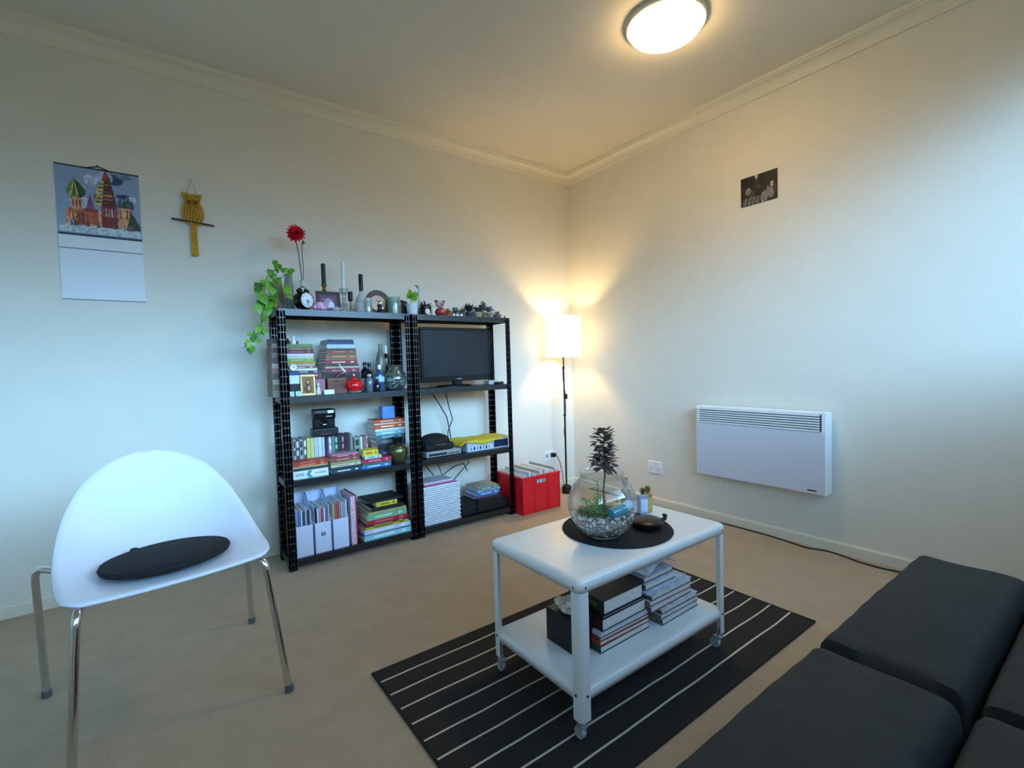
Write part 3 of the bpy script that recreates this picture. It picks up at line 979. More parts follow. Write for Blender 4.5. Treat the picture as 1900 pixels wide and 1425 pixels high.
# instant camera on the disc cases
t = thing('instant_camera', 'black folding instant camera standing on the disc cases', 'camera', (-2.118, -.185, zz + .1135), radians(-4))
g = G().prism([(-.046, 0), (.060, 0), (.060, .030), (.030, .045), (-.046, .045)], 0, -.068, .068)
g.build('base', BLACK, t, bevel=.006)
G().box(-.056, .056, -.022, .045, .044, .100).build('bellows_body', BLACK_MATT, t, bevel=.006)
g = G().prism([(-.030, .095), (.045, .095), (.045, .150), (-.034, .150), (-.040, .130)], 0, -.058, .058)
g.build('flash_bar', BLACK, t, bevel=.005)
G().lathe([(.020, 0), (.022, .006), (.016, .014), (.012, .012)], seg=24, M=Matrix.Translation((-.004, -.020, .074)) @ M90).build('lens', DKGLASS, t)
G().box(.014, .046, -.040, -.034, .128, .144).build('flash_window', C_('eef2f6', .2), t)
g = G()
for k in range(4):
    g.box(.006 + k * .008, .012 + k * .008, -.0375, -.033, .108, .113)
g.build('lettering', C_('b8bcc0'), t)
G().box(-.030, .030, -.050, -.045, .010, .016).box(-.02, -.012, -.050, -.045, .022, .030).build('eject_slot', C_('6a3038'), t)

# right stack against the rear post
zr = stack(-1.737, -.150, Z1, [
    (.17, .12, .040, '252a30', 'thick black book', None),
    (.17, .12, .040, '3a3850', 'deep violet book', '8a80b0'),
    (.168, .12, .034, '1f2226', 'charcoal book', None),
    (.175, .12, .030, '50565c', 'grey book', '8a9094'),
    (.180, .12, .024, '3a6f7c', 'deep teal book', '9ac8d0'),
    (.184, .12, .024, '86b8c0', 'pale teal book', 'd8ecec'),
    (.190, .12, .014, 'd8e0dc', 'white book', None),
    (.194, .12, .026, 'cf5a30', 'orange book with white panel', 'e8dcc8'),
    (.196, .12, .006, 'dfe0d8', 'thin white booklet', None),
    (.196, .12, .022, 'c8552e', 'burnt orange book', 'd8c8a8'),
], 'the tall pile at the rear post', 'books piled at the rear post', jit=.002)
tag(G().box(-.040, .040, -.03, .03, 0, .075).build('blue_box', mat('blue_carton', '5f8fc8', .5, noise=.1), loc=(-1.731, -.150, zr + .0005), bevel=.002), 'upright blue box on top of the orange books', 'box')
# dark brass vase
bottle(-1.716, -.262, Z1, [(.030, 0), (.036, .006), (.052, .030), (.060, .058), (.058, .085), (.046, .106), (.034, .114)], mat('aged_brass', '6a6a48', .28, .75, noise=.2, scale=12),
       'round aged brass vase with black neck beside the middle posts', cap=[(.034, .113), (.028, .118), (.026, .128), (.034, .150), (.036, .160), (.022, .161)], cap_m=mat('blackened_brass', '17181a', .3, .4), name='brass_vase', cat='vase', part='body')

# --- bottom shelf of the left unit: magazine files
FILE = mat('white_card_file', 'cfd6ee', .6, noise=.02)
magc = [['8a9cc0', '5a78a8', 'b8c8dc', '3a4a60', 'a0b0c8', '2c3c50', '9aa4b8'],
        ['2a1c3c', 'd0d8e4', '9aa4b8', 'c04868', 'd8d0c8', '5a68b0', 'b0a8a0'],
        ['c8a868', '9a6a4a', 'b84858', 'c07880', 'a8b0bc', '88b0b8', 'b8ccd8']]
words = ['left', 'middle', 'right']
magn = [['blue-grey', 'steel blue', 'ice blue', 'dark slate', 'powder blue', 'midnight blue', 'silver-blue'],
        ['dark violet', 'white', 'cool grey', 'rose red', 'cream', 'indigo blue', 'warm grey'],
        ['straw', 'tan', 'red', 'dusty pink', 'light grey', 'aqua', 'pale blue']]
for k, (xc, dz) in enumerate([(-2.274, 0), (-2.179, 0), (-2.084, 0)]):
    w_ = .044
    t = thing('magazine_file', ['white card magazine file at the left post of the bottom shelf', 'middle white card magazine file with a round dark emblem', 'white card magazine file beside the pink folder'][k], 'magazine file', (xc, -.305, Z0), 0, 'white magazine files on the bottom shelf')
    e = .002
    side = [(0, 0), (.205, 0), (.205, .30), (.17, .30), (.004, .165), (0, .165)]
    g = G().box(-w_, w_, 0, e, 0, .165).box(-w_, w_, .203, .205, 0, .30).box(-w_, w_, e, .203, 0, e)
    for s_ in (-1, 1):
        g.prism(side, 0, s_ * w_ - (e if s_ > 0 else 0), s_ * w_ + (e if s_ < 0 else 0))
    g.build('card_case', FILE, t)
    if k == 1:
        g = G().lathe([(.010, 0), (.0115, .0003), (.0115, .0008)], seg=24, M=Matrix.Translation((0, 0, .100)) @ M90)
        g.box(-.003, .003, -.0012, -.0008, .093, .107, 1)
        g.build('emblem', [C_('3a4058'), C_('cfd6ee')], t)
    for i in range(7):
        x = xc - .034 + i * .0113
        hh = .245 + random.uniform(-.008, .008) + (.006 if k == 2 else 0)
        b = thing('magazine', '%s magazine spine in the %s white file' % (magn[k][i], words[k]), 'magazine', (x, -.298, Z0 + .003), 0, 'magazines in the white files')
        th = .0085
        G().box(-th / 2, th / 2, 0, .004, 0, hh).build('cover', C_(magc[k][i], .4), b)
        G().box(-th / 2 + .0006, th / 2 - .0006, .004, .19, .001, hh - .001).build('pages', C_('d4d8e0'), b)
t = thing('magazine_file', 'pink and white patterned folder standing right of the white files', 'folder', (-2.010, -.305, Z0))
G().box(-.017, .010, 0, .20, 0, .275, 0).build('folder_body', mat('pink_paper', 'd4b8c8', .5, noise=.2, scale=60), t)
G().box(.010, .017, -.001, .205, 0, .278).build('red_edge', C_('a83048'), t)
stack(-1.812, -.200, Z0, [
    (.29, .21, .030, '9ad0dc', 'thick pale aqua book', 'e8f4f4'),
    (.288, .21, .005, '1f4a6a', 'thin navy book', None),
    (.285, .21, .026, 'c8d0e8', 'pale lavender book with white dots', 'f0f0f8'),
    (.265, .205, .014, 'b8a830', 'yellow and black book', '2a2a20'),
    (.260, .20, .010, '3a3028', 'dark brown book', 'd8b8a0'),
    (.252, .20, .024, 'b81c30', 'bright red book', 'd86a90'),
    (.245, .20, .034, '6fae84', 'mint green book', 'b8d8c0'),
    (.235, .195, .012, 'a8a070', 'khaki book', None),
    (.200, .19, .022, '22221e', 'black book', None, .005),
    (.130, .18, .026, 'c8c040', 'yellow book', '6a6a20', .0),
    (.22, .17, .012, '1c1e22', 'flat black book', None),
], 'the wide pile on the bottom shelf', 'books piled on the left unit bottom shelf')

# ------------------------------------------------------------------ television
tv = thing('television', 'black flat screen television on the right unit', 'television', (-1.243, -.205, Z2))
TB = mat('tv_gloss', '0b0c0e', .18, noise=0, spec=.6)
SCR = mat('tv_screen', '1b2226', .22, noise=0, spec=.6)
g = G()
x0, x1, z0, z1, b = -.272, .272, .034, .388, .018
g.box(x0, x1, -.012, .024, z0, z0 + .034).box(x0, x1, -.012, .024, z1 - b, z1).box(x0, x0 + b, -.012, .024, z0 + .034, z1 - b).box(x1 - b, x1, -.012, .024, z0 + .034, z1 - b)
g.build('bezel', TB, tv, bevel=.003)
G().box(x0 + b, x1 - b, -.008, .020, z0 + .034, z1 - b).build('screen', SCR, tv)
G().box(-.20, .20, .024, .055, .09, .34).build('back_cover', BLACK_MATT, tv, bevel=.01)
G().box(-.03, .03, .004, .034, .008, .10).build('neck', TB, tv)
G().lathe([(.135, 0), (.135, .004), (.12, .010), (.02, .012)], seg=40, M=Matrix.Diagonal((1, .62, 1, 1))).build('base', TB, tv, loc=(-.02, .03, 0))
G().box(-.018, .018, -.0128, -.012, .046, .052).build('badge', C_('8a9094'), tv)
t = thing('set_top_box', 'small silver box on the shelf below the television corner', 'box', (-1.002, -.235, Z2))
G().box(-.036, .036, -.03, .03, 0, .028).build('case', mat('silver_plastic', 'b8bcc0', .3, .3), t, bevel=.004)
t = thing('remote_control', 'black remote control lying at the right end of the television shelf', 'remote', (-.955, -.262, Z2), radians(20))
G().box(-.042, .042, -.016, .016, 0, .016).build('case', BLACK, t, bevel=.005)
g = G()
for i in range(6):
    g.box(-.034 + i * .012, -.027 + i * .012, -.009, .009, .016, .0175)
g.build('buttons', C_('6a6e72'), t)
for k, (pts, lb) in enumerate([
        ([(-1.385, -.105, .921), (-1.385, -.079, .921), (-1.383, -.077, .875), (-1.33, -.075, .80), (-1.27, -.072, .70), (-1.255, -.074, .62), (-1.25, -.09, .52), (-1.25, -.10, .482)], 'black cable hanging behind the television shelf, left one'),
        ([(-1.27, -.105, .921), (-1.272, -.079, .921), (-1.275, -.077, .87), (-1.25, -.075, .76), (-1.225, -.073, .68), (-1.265, -.074, .60), (-1.28, -.09, .50), (-1.28, -.10, .482)], 'black cable hanging behind the television shelf, right one'),
        ([(-1.50, -.078, .47), (-1.46, -.072, .40), (-1.40, -.072, .33), (-1.36, -.075, .27), (-1.33, -.075, .20)], 'black cable hanging behind the white basket'),
        ([(-1.32, -.078, .47), (-1.35, -.072, .38), (-1.32, -.072, .30), (-1.22, -.074, .35), (-1.15, -.075, .36), (-1.12, -.075, .30)], 'looping black cable above the black bags'),
        ([(-1.22, -.078, .47), (-1.16, -.072, .41), (-1.10, -.072, .36), (-1.18, -.074, .30), (-1.25, -.075, .24)], 'black cable crossing behind the books on the black bags')]):
    tag(G().tube(pts, .0035, 8).build('power_cable', BLACK, loc=(0, 0, 0)), lb, 'cable')

# ------------------------------------------------------------------ right unit, third shelf
t = thing('disc_player', 'flat silver disc player under the black case', 'disc player', (-1.415, -.205, Z1))
G().box(-.125, .125, -.085, .085, .004, .040).build('case', mat('silver_case', 'a4a8aa', .35, .4, noise=.05), t, bevel=.003)
g = G().box(-.11, .02, -.0862, -.085, .012, .026, 0)
for i in range(6):
    g.box(.03 + i * .014, .039 + i * .014, -.0862, -.085, .012, .020, 0)
g.build('front_controls', C_('1c2024'), t)
G().box(-.11, -.09, -.07, -.05, 0, .004).box(.09, .11, -.07, -.05, 0, .004).box(-.11, -.09, .05, .07, 0, .004).box(.09, .11, .05, .07, 0, .004).build('feet', BLACK, t)
t = thing('black_case', 'domed black leather case with silver clasp on the disc player', 'case', (-1.435, -.195, Z1 + .0405))
g = G().box(-.105, .105, -.085, .085, 0, .045)
g.build('lower_shell', BLACK_MATT, t, bevel=.018)
g = G()
prof = [(.001, .052)] + [(sin(a), .052 * cos(a)) for a in [i * pi / 16 for i in range(1, 9)]]
g.lathe([(1.0, -.004)] + [(r_, z) for r_, z in reversed(prof)], (0, 0, 0), 36, 0, Matrix.Translation((0, 0, .050)) @ Matrix.Diagonal((.104, .084, 1, 1)))
g.build('lid', BLACK_MATT, t)
g = G().box(-.035, .045, -.0875, -.084, .036, .042)
g.build('clasp', CHROME, t)
t = thing('printer', 'low white and dark blue boxed machine under the yellow cloth', 'printer', (-1.083, -.205, Z1))
G().box(-.165, .172, -.09, .09, 0, .070).build('case', mat('grey_plastic_case', 'a8b0bc', .4), t, bevel=.006)
g = G().box(.05, .166, -.0916, -.09, .012, .060, 0)
g.box(-.15, .03, -.0914, -.09, .006, .040, 1)
for i in range(7):
    g.box(-.14 + i * .024, -.128 + i * .024, -.0922, -.0914, .012, .034, 2 if i % 2 else 3)
g.build('front_panel', [C_('1c2444', .25), C_('c8d4e0'), C_('20262e'), C_('6a8ab0')], t)
# yellow cloth
g = G()
NX, NY = 28, 16
vs, fs = [], []
for j in range(NY + 1):
    for i in range(NX + 1):
        u, v = i / NX, j / NY
        x = -1.300 + u * .405
        y = -.305 + v * .205
        z = Z1 + .0755 + .003 * sin(u * 9) * cos(v * 6) + .002 * sin(u * 23 + v * 9)
        if v < .05:
            z -= max(0, .030 * (1 - abs(u - .45) * 2.4))
        if u < .11:
            z -= .030 * ((.11 - u) / .11) ** 1.2
        vs.append((x, y, z))
for j in range(NY):
    for i in range(NX):
        a = j * (NX + 1) + i
        fs.append((a, a + 1, a + NX + 2, a + NX + 1))
g.add(vs, fs, 0, True)
tag(g.build('yellow_cloth', mat('yellow_fabric', 'c6b430', .9, noise=.18, scale=50, bump=.3, bscale=300), solid=.003), 'folded mustard yellow cloth draped over the boxed machine', 'cloth')

# ------------------------------------------------------------------ right unit, bottom shelf
t = thing('woven_basket', 'white woven basket on the bottom shelf of the right unit', 'basket', (-1.447, -.205, Z0))
WV = mat('white_weave', 'd8e2ec', .6, noise=.05)
g = G()
bw_, bd, n = .128, .092, 17
for j in range(n):
    z = .006 + j * .0135
    ph_ = (j % 2) * pi
    ring = []
    per = [(-bw_, -bd), (bw_, -bd), (bw_, bd), (-bw_, bd)]
    for q in range(4):
        a_, b_ = per[q], per[(q + 1) % 4]
        m_ = 14 if q % 2 == 0 else 10
        nx, ny = (b_[1] - a_[1]), -(b_[0] - a_[0])
        L_ = math.hypot(nx, ny)
        for i in range(m_):
            t_ = i / m_
            o_ = .0028 * cos(i * pi + ph_)
            ring.append((a_[0] + (b_[0] - a_[0]) * t_ + nx / L_ * o_, a_[1] + (b_[1] - a_[1]) * t_ + ny / L_ * o_, z))
    ring.append(ring[0])
    g.tube(ring, .0062, 6, caps=False)
g.box(-bw_, bw_, -bd, bd, 0, .006)
g.build('weave', WV, t)
g = G()
for (xa, ya2, xb, yb2) in ((-bw_, -bd, bw_, -bd), (bw_, -bd, bw_, bd), (bw_, bd, -bw_, bd), (-bw_, bd, -bw_, -bd)):
    g.tube([(xa, ya2, .236), (xb, yb2, .236)], .007, 8)
g.build('rim', WV, t)
tag(book(-1.45, -.205, Z0 + .2435, .22, .16, .007, 'c8589a', 'x', spine='y', name='magazine', cat='magazine'), 'pink magazine lying on top of the white basket', 'magazine')
tag(book(-1.455, -.20, Z0 + .251, .21, .15, .012, 'c4ccd0', 'x', spine='y', name='magazine', cat='magazine'), 'grey-white magazine above the pink one on the basket', 'magazine')
for k, (x, w_, h_, lb) in enumerate([(-1.245, .058, .085, 'left black carry case on the right unit bottom shelf'), (-1.075, .105, .088, 'right black carry case below the blue books')]):
    t = thing('carry_case', lb, 'case', (x, -.20, Z0), 0, 'black cases on the bottom shelf')
    G().box(-w_, w_, -.095, .095, 0, h_).build('body', BLACK_MATT, t, bevel=.010)
    G().box(-w_ - .001, w_ + .001, -.0965, .0965, h_ * .52, h_ * .56).build('zip', C_('2a2c30'), t)
    G().tube([(-.025, -.094, h_ * .75), (-.02, -.106, h_ * .72), (.02, -.106, h_ * .72), (.025, -.094, h_ * .75)], .004, 8).build('handle', C_('1c1d20'), t)
tag(G().box(-.030, .030, -.07, .08, 0, .05).build('black_box', BLACK_MATT, loc=(-.936, -.205, Z0), bevel=.004), 'small black box by the right post of the bottom shelf', 'box')
stack(-1.075, -.185, Z0 + .0885, [
    (.20, .15, .012, '5f5a78', 'dark mauve book', None, -.01),
    (.19, .15, .024, '3a78c8', 'blue book', 'c8e0f0', .01),
    (.185, .15, .014, '9ab0bc', 'pale grey-blue book', '4a5a60', .01),
    (.18, .15, .016, '5f8a90', 'sea blue book', 'e0c8a0', .01),
    (.165, .14, .010, '96968a', 'stone grey book', None, .0),
], 'the pile on the black carry case', 'books on the black carry case')

# ------------------------------------------------------------------ red crate with papers
CR = mat('red_crate_plastic', 'de1c26', .38, noise=.04)
t = thing('red_crate', 'bright red plastic crate on the floor beside the shelving', 'crate', (-.708, -.245, 0))
cx, cy, chh, th = .172, .155, .262, .006
g = G()
hx, hz0, hz1 = .045, .205, .232
g.box(-cx, cx, -cy, -cy + th, 0, hz0).box(-cx, -hx, -cy, -cy + th, hz0, hz1).box(hx, cx, -cy, -cy + th, hz0, hz1).box(-cx, cx, -cy, -cy + th, hz1, chh)
g.box(-cx, cx, cy - th, cy, 0, chh).box(-cx, -cx + th, -cy + th, cy - th, 0, chh).box(cx - th, cx, -cy + th, cy - th, 0, chh)
g.box(-cx + th, cx - th, -cy + th, cy - th, 0, .006)
g.build('walls', CR, t)
g = G()
for x in (-.168, -.062, .062, .168):
    g.box(x - .004, x + .004, -cy - .005, -cy, .01, chh - .012)
for y in (-.10, 0, .10):
    g.box(-cx - .005, -cx, y - .004, y + .004, .01, chh - .012)
g.box(-cx - .006, cx + .006, -cy - .006, -cy, chh - .012, chh).box(-cx - .006, -cx, -cy, cy, chh - .012, chh).box(cx, cx + .006, -cy, cy, chh - .012, chh).box(-cx - .006, cx + .006, cy, cy + .006, chh - .012, chh)
g.build('ribs', CR, t, bevel=.001)
r = random.Random(4)
ORD = 'first second third fourth fifth sixth seventh eighth ninth tenth eleventh twelfth thirteenth fourteenth fifteenth sixteenth seventeenth eighteenth'.split()
pc = ['d8dadc', 'c8ccd0', 'b8b4a8', 'e0e2e4', 'a8aca8', 'd0ccc0']
pw = ['pale grey', 'cool grey', 'beige', 'white', 'dull grey', 'cream']
for k in range(18):
    x = -.708 - .150 + k * .0176
    c = k % 6
    hh = .255 + r.uniform(.0, .035)
    b = thing('record_sleeve', '%s record sleeve, %s from the left in the red crate' % (pw[c], ORD[k]), 'record', (x, -.392, .0065), 0, 'record sleeves in the red crate')
    b.rotation_euler = (0, radians(r.uniform(-.6, .3)), 0)
    G().box(-.0055, .0055, 0, .29, 0, hh).build('sleeve', C_(pc[c]), b)

# ------------------------------------------------------------------ things on the top shelves
# pothos with hanging vine
t = thing('pothos_plant', 'trailing heart-leaved plant in a brown vase hanging off the shelf corner', 'plant', (-2.325, -.175, Z3))
G().lathe([(.024, 0), (.030, .01), (.034, .06), (.030, .11), (.022, .15), (.020, .17), (.023, .178)], seg=28).build('vase', mat('taupe_vase', '6f6350', .45, noise=.2, scale=15), t)
vine = [(0, 0, .17), (-.02, -.03, .20), (-.06, -.07, .17), (-.085, -.11, .10), (-.095, -.13, .02), (-.10, -.135, -.06), (-.12, -.14, -.12), (-.15, -.145, -.17), (-.19, -.145, -.20)]
vine2 = [(0, 0, .17), (-.03, -.05, .19), (-.07, -.09, .13), (-.09, -.12, .05), (-.10, -.125, -.02), (-.11, -.13, -.10), (-.13, -.14, -.17)]
g = G().tube(vine, .0025, 6).tube(vine2, .0022, 6).tube([(0, 0, .17), (-.005, -.02, .22), (-.005, -.03, .25)], .002, 6).tube([(0, 0, .17), (.04, 0, .20), (.065, .0, .225)], .002, 6)
g.build('vine', mat('vine_green', '7a8a3a', .5), t)
g = G()
r = random.Random(21)
lv = [(-.075, -.08, .12, .075), (-.115, -.10, .09, .07), (-.06, -.11, .085, .07), (-.10, -.12, .05, .08), (-.065, -.12, .03, .07), (-.125, -.13, .02, .07), (-.085, -.13, -.01, .075), (-.11, -.13, -.05, .06),
      (-.055, -.12, .06, .06), (-.045, -.06, .17, .06), (-.02, -.09, .14, .06), (.03, -.08, .11, .065), (.015, -.10, .07, .06),
      (-.12, -.13, -.10, .055), (-.145, -.14, -.13, .055), (-.19, -.145, -.19, .055), (-.135, -.14, -.17, .05), (-.165, -.14, -.16, .045), (-.10, -.13, -.12, .05), (-.17, -.14, -.21, .05),
      (-.005, -.03, .235, .05), (.01, -.04, .215, .045), (-.025, -.04, .225, .04), (.065, 0, .215, .045), (.05, -.02, .20, .035)]
lv += [(x + r.uniform(-.02, .02), y + r.uniform(-.02, .0), z + r.uniform(-.03, .03), L_) for (x, y, z, L_) in lv]
for i, (x, y, z, L_) in enumerate(lv):
    L_ *= .72
    a = r.uniform(-2.6, -.5)
    g.leaf((x + .01, y, z + L_ * .4), (cos(a) * .6, -.25 + .1 * sin(a), -1.0 + r.uniform(-.1, .5)), (r.uniform(-.3, .3), -1, .5), L_, L_ * .85, i % 3 == 2, .12, .15, heart=True)
g.build('leaves', [mat('pothos_leaf', '5f962c', .35, noise=.3, scale=20), mat('pothos_leaf_deep', '3d7026', .35, noise=.3, scale=20)], t)
bottle(-2.262, -.150, Z3, [(.020, 0), (.024, .008), (.025, .15), (.021, .175), (.020, .205), (.022, .208)], clear_glass('blue_grey_glass', 'b4c8d0', .05, .16), 'tall pale blue glass vase beside the trailing plant', name='glass_vase', cat='vase')

# alarm clock
t = thing('alarm_clock', 'black twin bell alarm clock with a white dial', 'clock', (-2.212, -.255, Z3), radians(28))
Mc = Matrix.Translation((0, 0, .055)) @ M90
G().lathe([(.040, -.030), (.046, -.026), (.048, -.01), (.048, .018), (.044, .026), (.040, .024)], seg=40, M=Mc).build('case', mat('clock_black', '0d0d0f', .25), t)
G().lathe([(.0395, .0245), (.0395, .0258)], seg=40, M=Mc).build('dial', C_('dfe8ee'), t)
g = G()
for k in range(12):
    a = k * pi / 6
    g.box(-.0012, .0012, -.0268, -.0258, .030, .036, 0, Matrix.Translation((0, 0, .055)) @ Matrix.Rotation(a, 4, 'Y'))
g.box(-.0016, .0016, -.0275, -.0265, 0, .022, 0, Matrix.Translation((0, 0, .055)) @ Matrix.Rotation(2.2, 4, 'Y'))
g.box(-.0012, .0012, -.0280, -.0265, 0, .030, 0, Matrix.Translation((0, 0, .055)) @ Matrix.Rotation(3.0, 4, 'Y'))
g.ball((0, -.0275, .055), .003)
g.build('hands', BLACK, t)
for s_ in (-1, 1):
    G().ball((0, 0, 0), (.017, .015, .012), 0, 16, 8).build('bell', mat('bell_dark', '2a2422', .3, .6), t, loc=(s_ * .024, .004, .106), rot=(0, s_ * .5, 0))
    G().lathe([(.004, 0), (.006, .016)], seg=10).build('foot', BLACK, t, loc=(s_ * .026, 0, .0))
G().tube([(-.02, .004, .118), (0, .004, .132), (.02, .004, .118)], .0025, 8).build('handle', BLACK, t)

# red flower in white vase
t = thing('flower_vase', 'single red dahlia on a thin stem in a whitish vase', 'flower', (-2.187, -.140, Z3))
G().lathe([(.022, 0), (.028, .02), (.030, .09), (.022, .13), (.014, .15), (.013, .170), (.017, .182)], seg=24).build('vase', mat('pale_ceramic', 'c0c2b8', .4), t)
G().tube([(0, 0, .15), (-.008, -.006, .24), (-.02, -.02, .34), (-.035, -.035, .40)], .0025, 6).build('stem', STEM, t)
G().tube([(.002, 0, .15), (.008, 0, .25), (.004, 0, .33), (.006, -.004, .385)], .0022, 6).ball((.012, -.004, .392), (.008, .005, .010)).build('bare_stem', mat('dry_stem', '6a5a4c', .7), t)
g = G()
r = random.Random(2)
ctr = Vector((-.036, -.05, .425))
for ring, (n_r, tilt, L_) in enumerate([(16, .05, .050), (15, .45, .048), (13, .8, .042), (9, 1.15, .034), (12, -.35, .048)]):
    for k in range(n_r):
        a = 2 * pi * (k + ring * .5) / n_r
        d = Vector((cos(a) * cos(tilt), -sin(tilt), sin(a) * cos(tilt)))
        g.leaf(ctr, d, (0, -1, .01), L_ * r.uniform(.9, 1.1), .016, ring % 2, .3, -.1)
g.build('petals', [mat('petal_red', 'e01828', .5, noise=.2), mat('petal_dark_red', 'b81024', .5, noise=.2)], t)
G().ball(tuple(ctr), (.010, .010, .010), 0, 10, 8).build('flower_centre', C_('6a0a10'), t)

# brass candlestick with black candle
t = thing('candlestick', 'brass candlestick holding a dark candle behind the picture frame', 'candlestick', (-2.072, -.140, Z3))
G().lathe([(.030, 0), (.030, .006), (.010, .014), (.007, .05), (.012, .06), (.007, .07), (.006, .12), (.013, .135), (.008, .150), (.016, .160), (.017, .166)], seg=24).build('holder', BRASS, t)
G().lathe([(.012, .166), (.012, .285), (.004, .288)], seg=16).build('candle', C_('1e2a26'), t)
# photo frame
t = thing('picture_frame', 'dark brown framed photograph behind the pink flower ornament', 'picture frame', (-2.066, -.205, Z3))
t.rotation_euler = (radians(-10), 0, 0)
g = G().box(-.066, .066, -.006, .006, 0, .016).box(-.066, .066, -.006, .006, .106, .124).box(-.066, -.050, -.006, .006, .016, .106).box(.050, .066, -.006, .006, .016, .106)
g.build('frame', mat('dark_brown_wood', '38241e', .45, noise=.3), t, bevel=.002)
g = G().box(-.05, .05, -.002, .003, .016, .106, 0)
g.ball((.0, -.002, .055), (.026, .0012, .030), 1).ball((.012, -.0025, .045), (.018, .001, .022), 2).ball((-.022, -.002, .075), (.014, .001, .012), 3)
g.build('picture', [C_('5a4a5c'), C_('a898b4'), C_('d8dce8'), C_('8a6478')], t)
# pink rose ornament
t = thing('pink_ornament', 'pink ruffled flower ornament in front of the picture frame', 'ornament', (-2.137, -.282, Z3))
g = G()
for ring, (n_r, rr, zz_) in enumerate([(9, .026, .016), (7, .018, .026), (5, .010, .034)]):
    for k in range(n_r):
        a = 2 * pi * (k + ring * .4) / n_r
        g.ball((rr * cos(a), rr * sin(a), zz_), (.011, .011, .014), k % 2, 10, 8)
g.ball((0, 0, .02), (.022, .022, .02), 1, 14, 8)
g.build('petals', [mat('pink_petal', 'd890b8', .5, noise=.2, scale=60), mat('pink_petal_light', 'e4b4cc', .5, noise=.2, scale=60)], t)
t = thing('shell_dish', 'low off-white shell dish at the foot of the picture frame', 'dish', (-2.052, -.275, Z3))
G().lathe([(.012, 0), (.022, .006), (.030, .018), (.031, .020), (.024, .014), (.010, .010)], seg=24).build('bowl', C_('cfcac0'), t)
G().ball((0, 0, .016), (.019, .015, .010)).build('soap', C_('dcd8d0'), t)
# glass candlestick with white candle
t = thing('candlestick', 'clear glass candlestick holding a tall white candle', 'candlestick', (-1.966, -.155, Z3))
G().lathe([(.034, 0), (.034, .005), (.012, .012), (.010, .04), (.018, .055), (.010, .07), (.010, .11), (.024, .125), (.026, .150), (.016, .152)], seg=28).build('holder', clear_glass('candlestick_glass', 'dce6e2', .03, .15), t)
G().lathe([(.0105, .13), (.0100, .305), (.003, .309)], seg=16).build('candle', C_('dfe3e0'), t)
# thin dark goblet
t = thing('goblet', 'slim black-topped goblet with dark stem in front of the white candle', 'goblet', (-1.958, -.245, Z3))
G().lathe([(.022, 0), (.022, .003), (.004, .008), (.0035, .065)], seg=18).build('stem', mat('dark_green_glass', '1e3028', .15), t)
G().lathe([(.006, .065), (.013, .072), (.013, .118), (.010, .12)], seg=18).build('cup', C_('15181a'), t)
# bottle black neck
bottle(-1.866, -.165, Z3, bprof(.033, .100, .0105, .185), mat('milky_glass', 'b0b8b4', .12, noise=0, spec=.6), 'pale wine bottle with tall black foil neck', cap=[(.012, .140), (.0125, .235), (.010, .240)], lab=(.0335, .02, .07), lab_m=C_('d4d8d4'))
# decorative plate on stand
t = thing('decorative_plate', 'round dark brown patterned plate standing on edge', 'plate', (-1.752, -.125, Z3))
Mp = Matrix.Translation((0, 0, .080)) @ Matrix.Rotation(radians(80), 4, 'X')
g = G().lathe([(.001, 0), (.050, 0), (.078, .010), (.080, .011), (.050, .004), (.001, .003)], seg=48, M=Mp)
g.build('rim', mat('carved_brown', '4e3c34', .5, noise=.5, scale=70), t)
G().lathe([(.0005, .0035), (.048, .0045)], seg=40, M=Mp, capt=False).build('centre', mat('plate_silver', '9a9a94', .35, .3, noise=.3, scale=60), t)
G().box(-.03, .03, -.03, .02, 0, .008).box(-.012, .012, -.032, -.026, 0, .016).build('stand', BLACK, t)
# jars and small things
bottle(-1.862, -.262, Z3, [(.020, 0), (.023, .004), (.024, .078), (.021, .084), (.022, .088), (.020, .088), (.021, .008)], clear_glass('jar_glass', 'e4eded', .03, .14), 'short clear glass tumbler in front of the pale bottle', name='glass_jar', cat='jar')
t = thing('figurine', 'black and silver figure in front of the round plate', 'ornament', (-1.790, -.255, Z3))
G().lathe([(.024, 0), (.026, .006), (.014, .022), (.011, .040), (.016, .052), (.008, .062)], seg=20).build('figure_body', C_('1b1b1e', .3), t)
G().ball((0, -.012, .060), (.014, .012, .018)).ball((.010, -.016, .030), (.010, .008, .012)).ball((-.012, -.01, .078), (.010, .008, .008)).build('silver_head', CHROME, t)
bottle(-1.673, -.195, Z3, [(.034, 0), (.038, .005), (.039, .095), (.036, .108), (.038, .112), (.036, .112), (.036, .010)], clear_glass('green_jar_glass', 'd0e2d8', .03, .14), 'wide greenish glass jar right of the plate', name='glass_jar', cat='jar')
t = thing('black_stand', 'small black angular holder beside the white plant pot', 'holder', (-1.605, -.185, Z3))
G().box(-.012, .014, -.02, .02, 0, .085).build('body', BLACK, t, bevel=.002)
G().box(-.026, .018, -.018, .018, 0, .006).build('arm', BLACK, t, loc=(-.004, 0, .0855), rot=(0, radians(14), 0))


def pot_plant(x, y, r_, h_, potm, label, leaf_fn, name='potted_plant'):
    t = thing(name, label, 'plant', (x, y, Z3))
    G().lathe([(r_ * .72, 0), (r_ * .80, .003), (r_, h_ * .85), (r_ * 1.06, h_ * .86), (r_ * 1.06, h_), (r_ * .9, h_), (r_ * .88, h_ * .8)], seg=24).build('pot', potm, t)
    G().lathe([(r_ * .85, h_ * .82), (r_ * .5, h_ * .9)], seg=18).build('soil', C_('3a2e24'), t)
    g = G()
    ms = leaf_fn(g, r_, h_)
    g.build('leaves', ms, t)
    return t


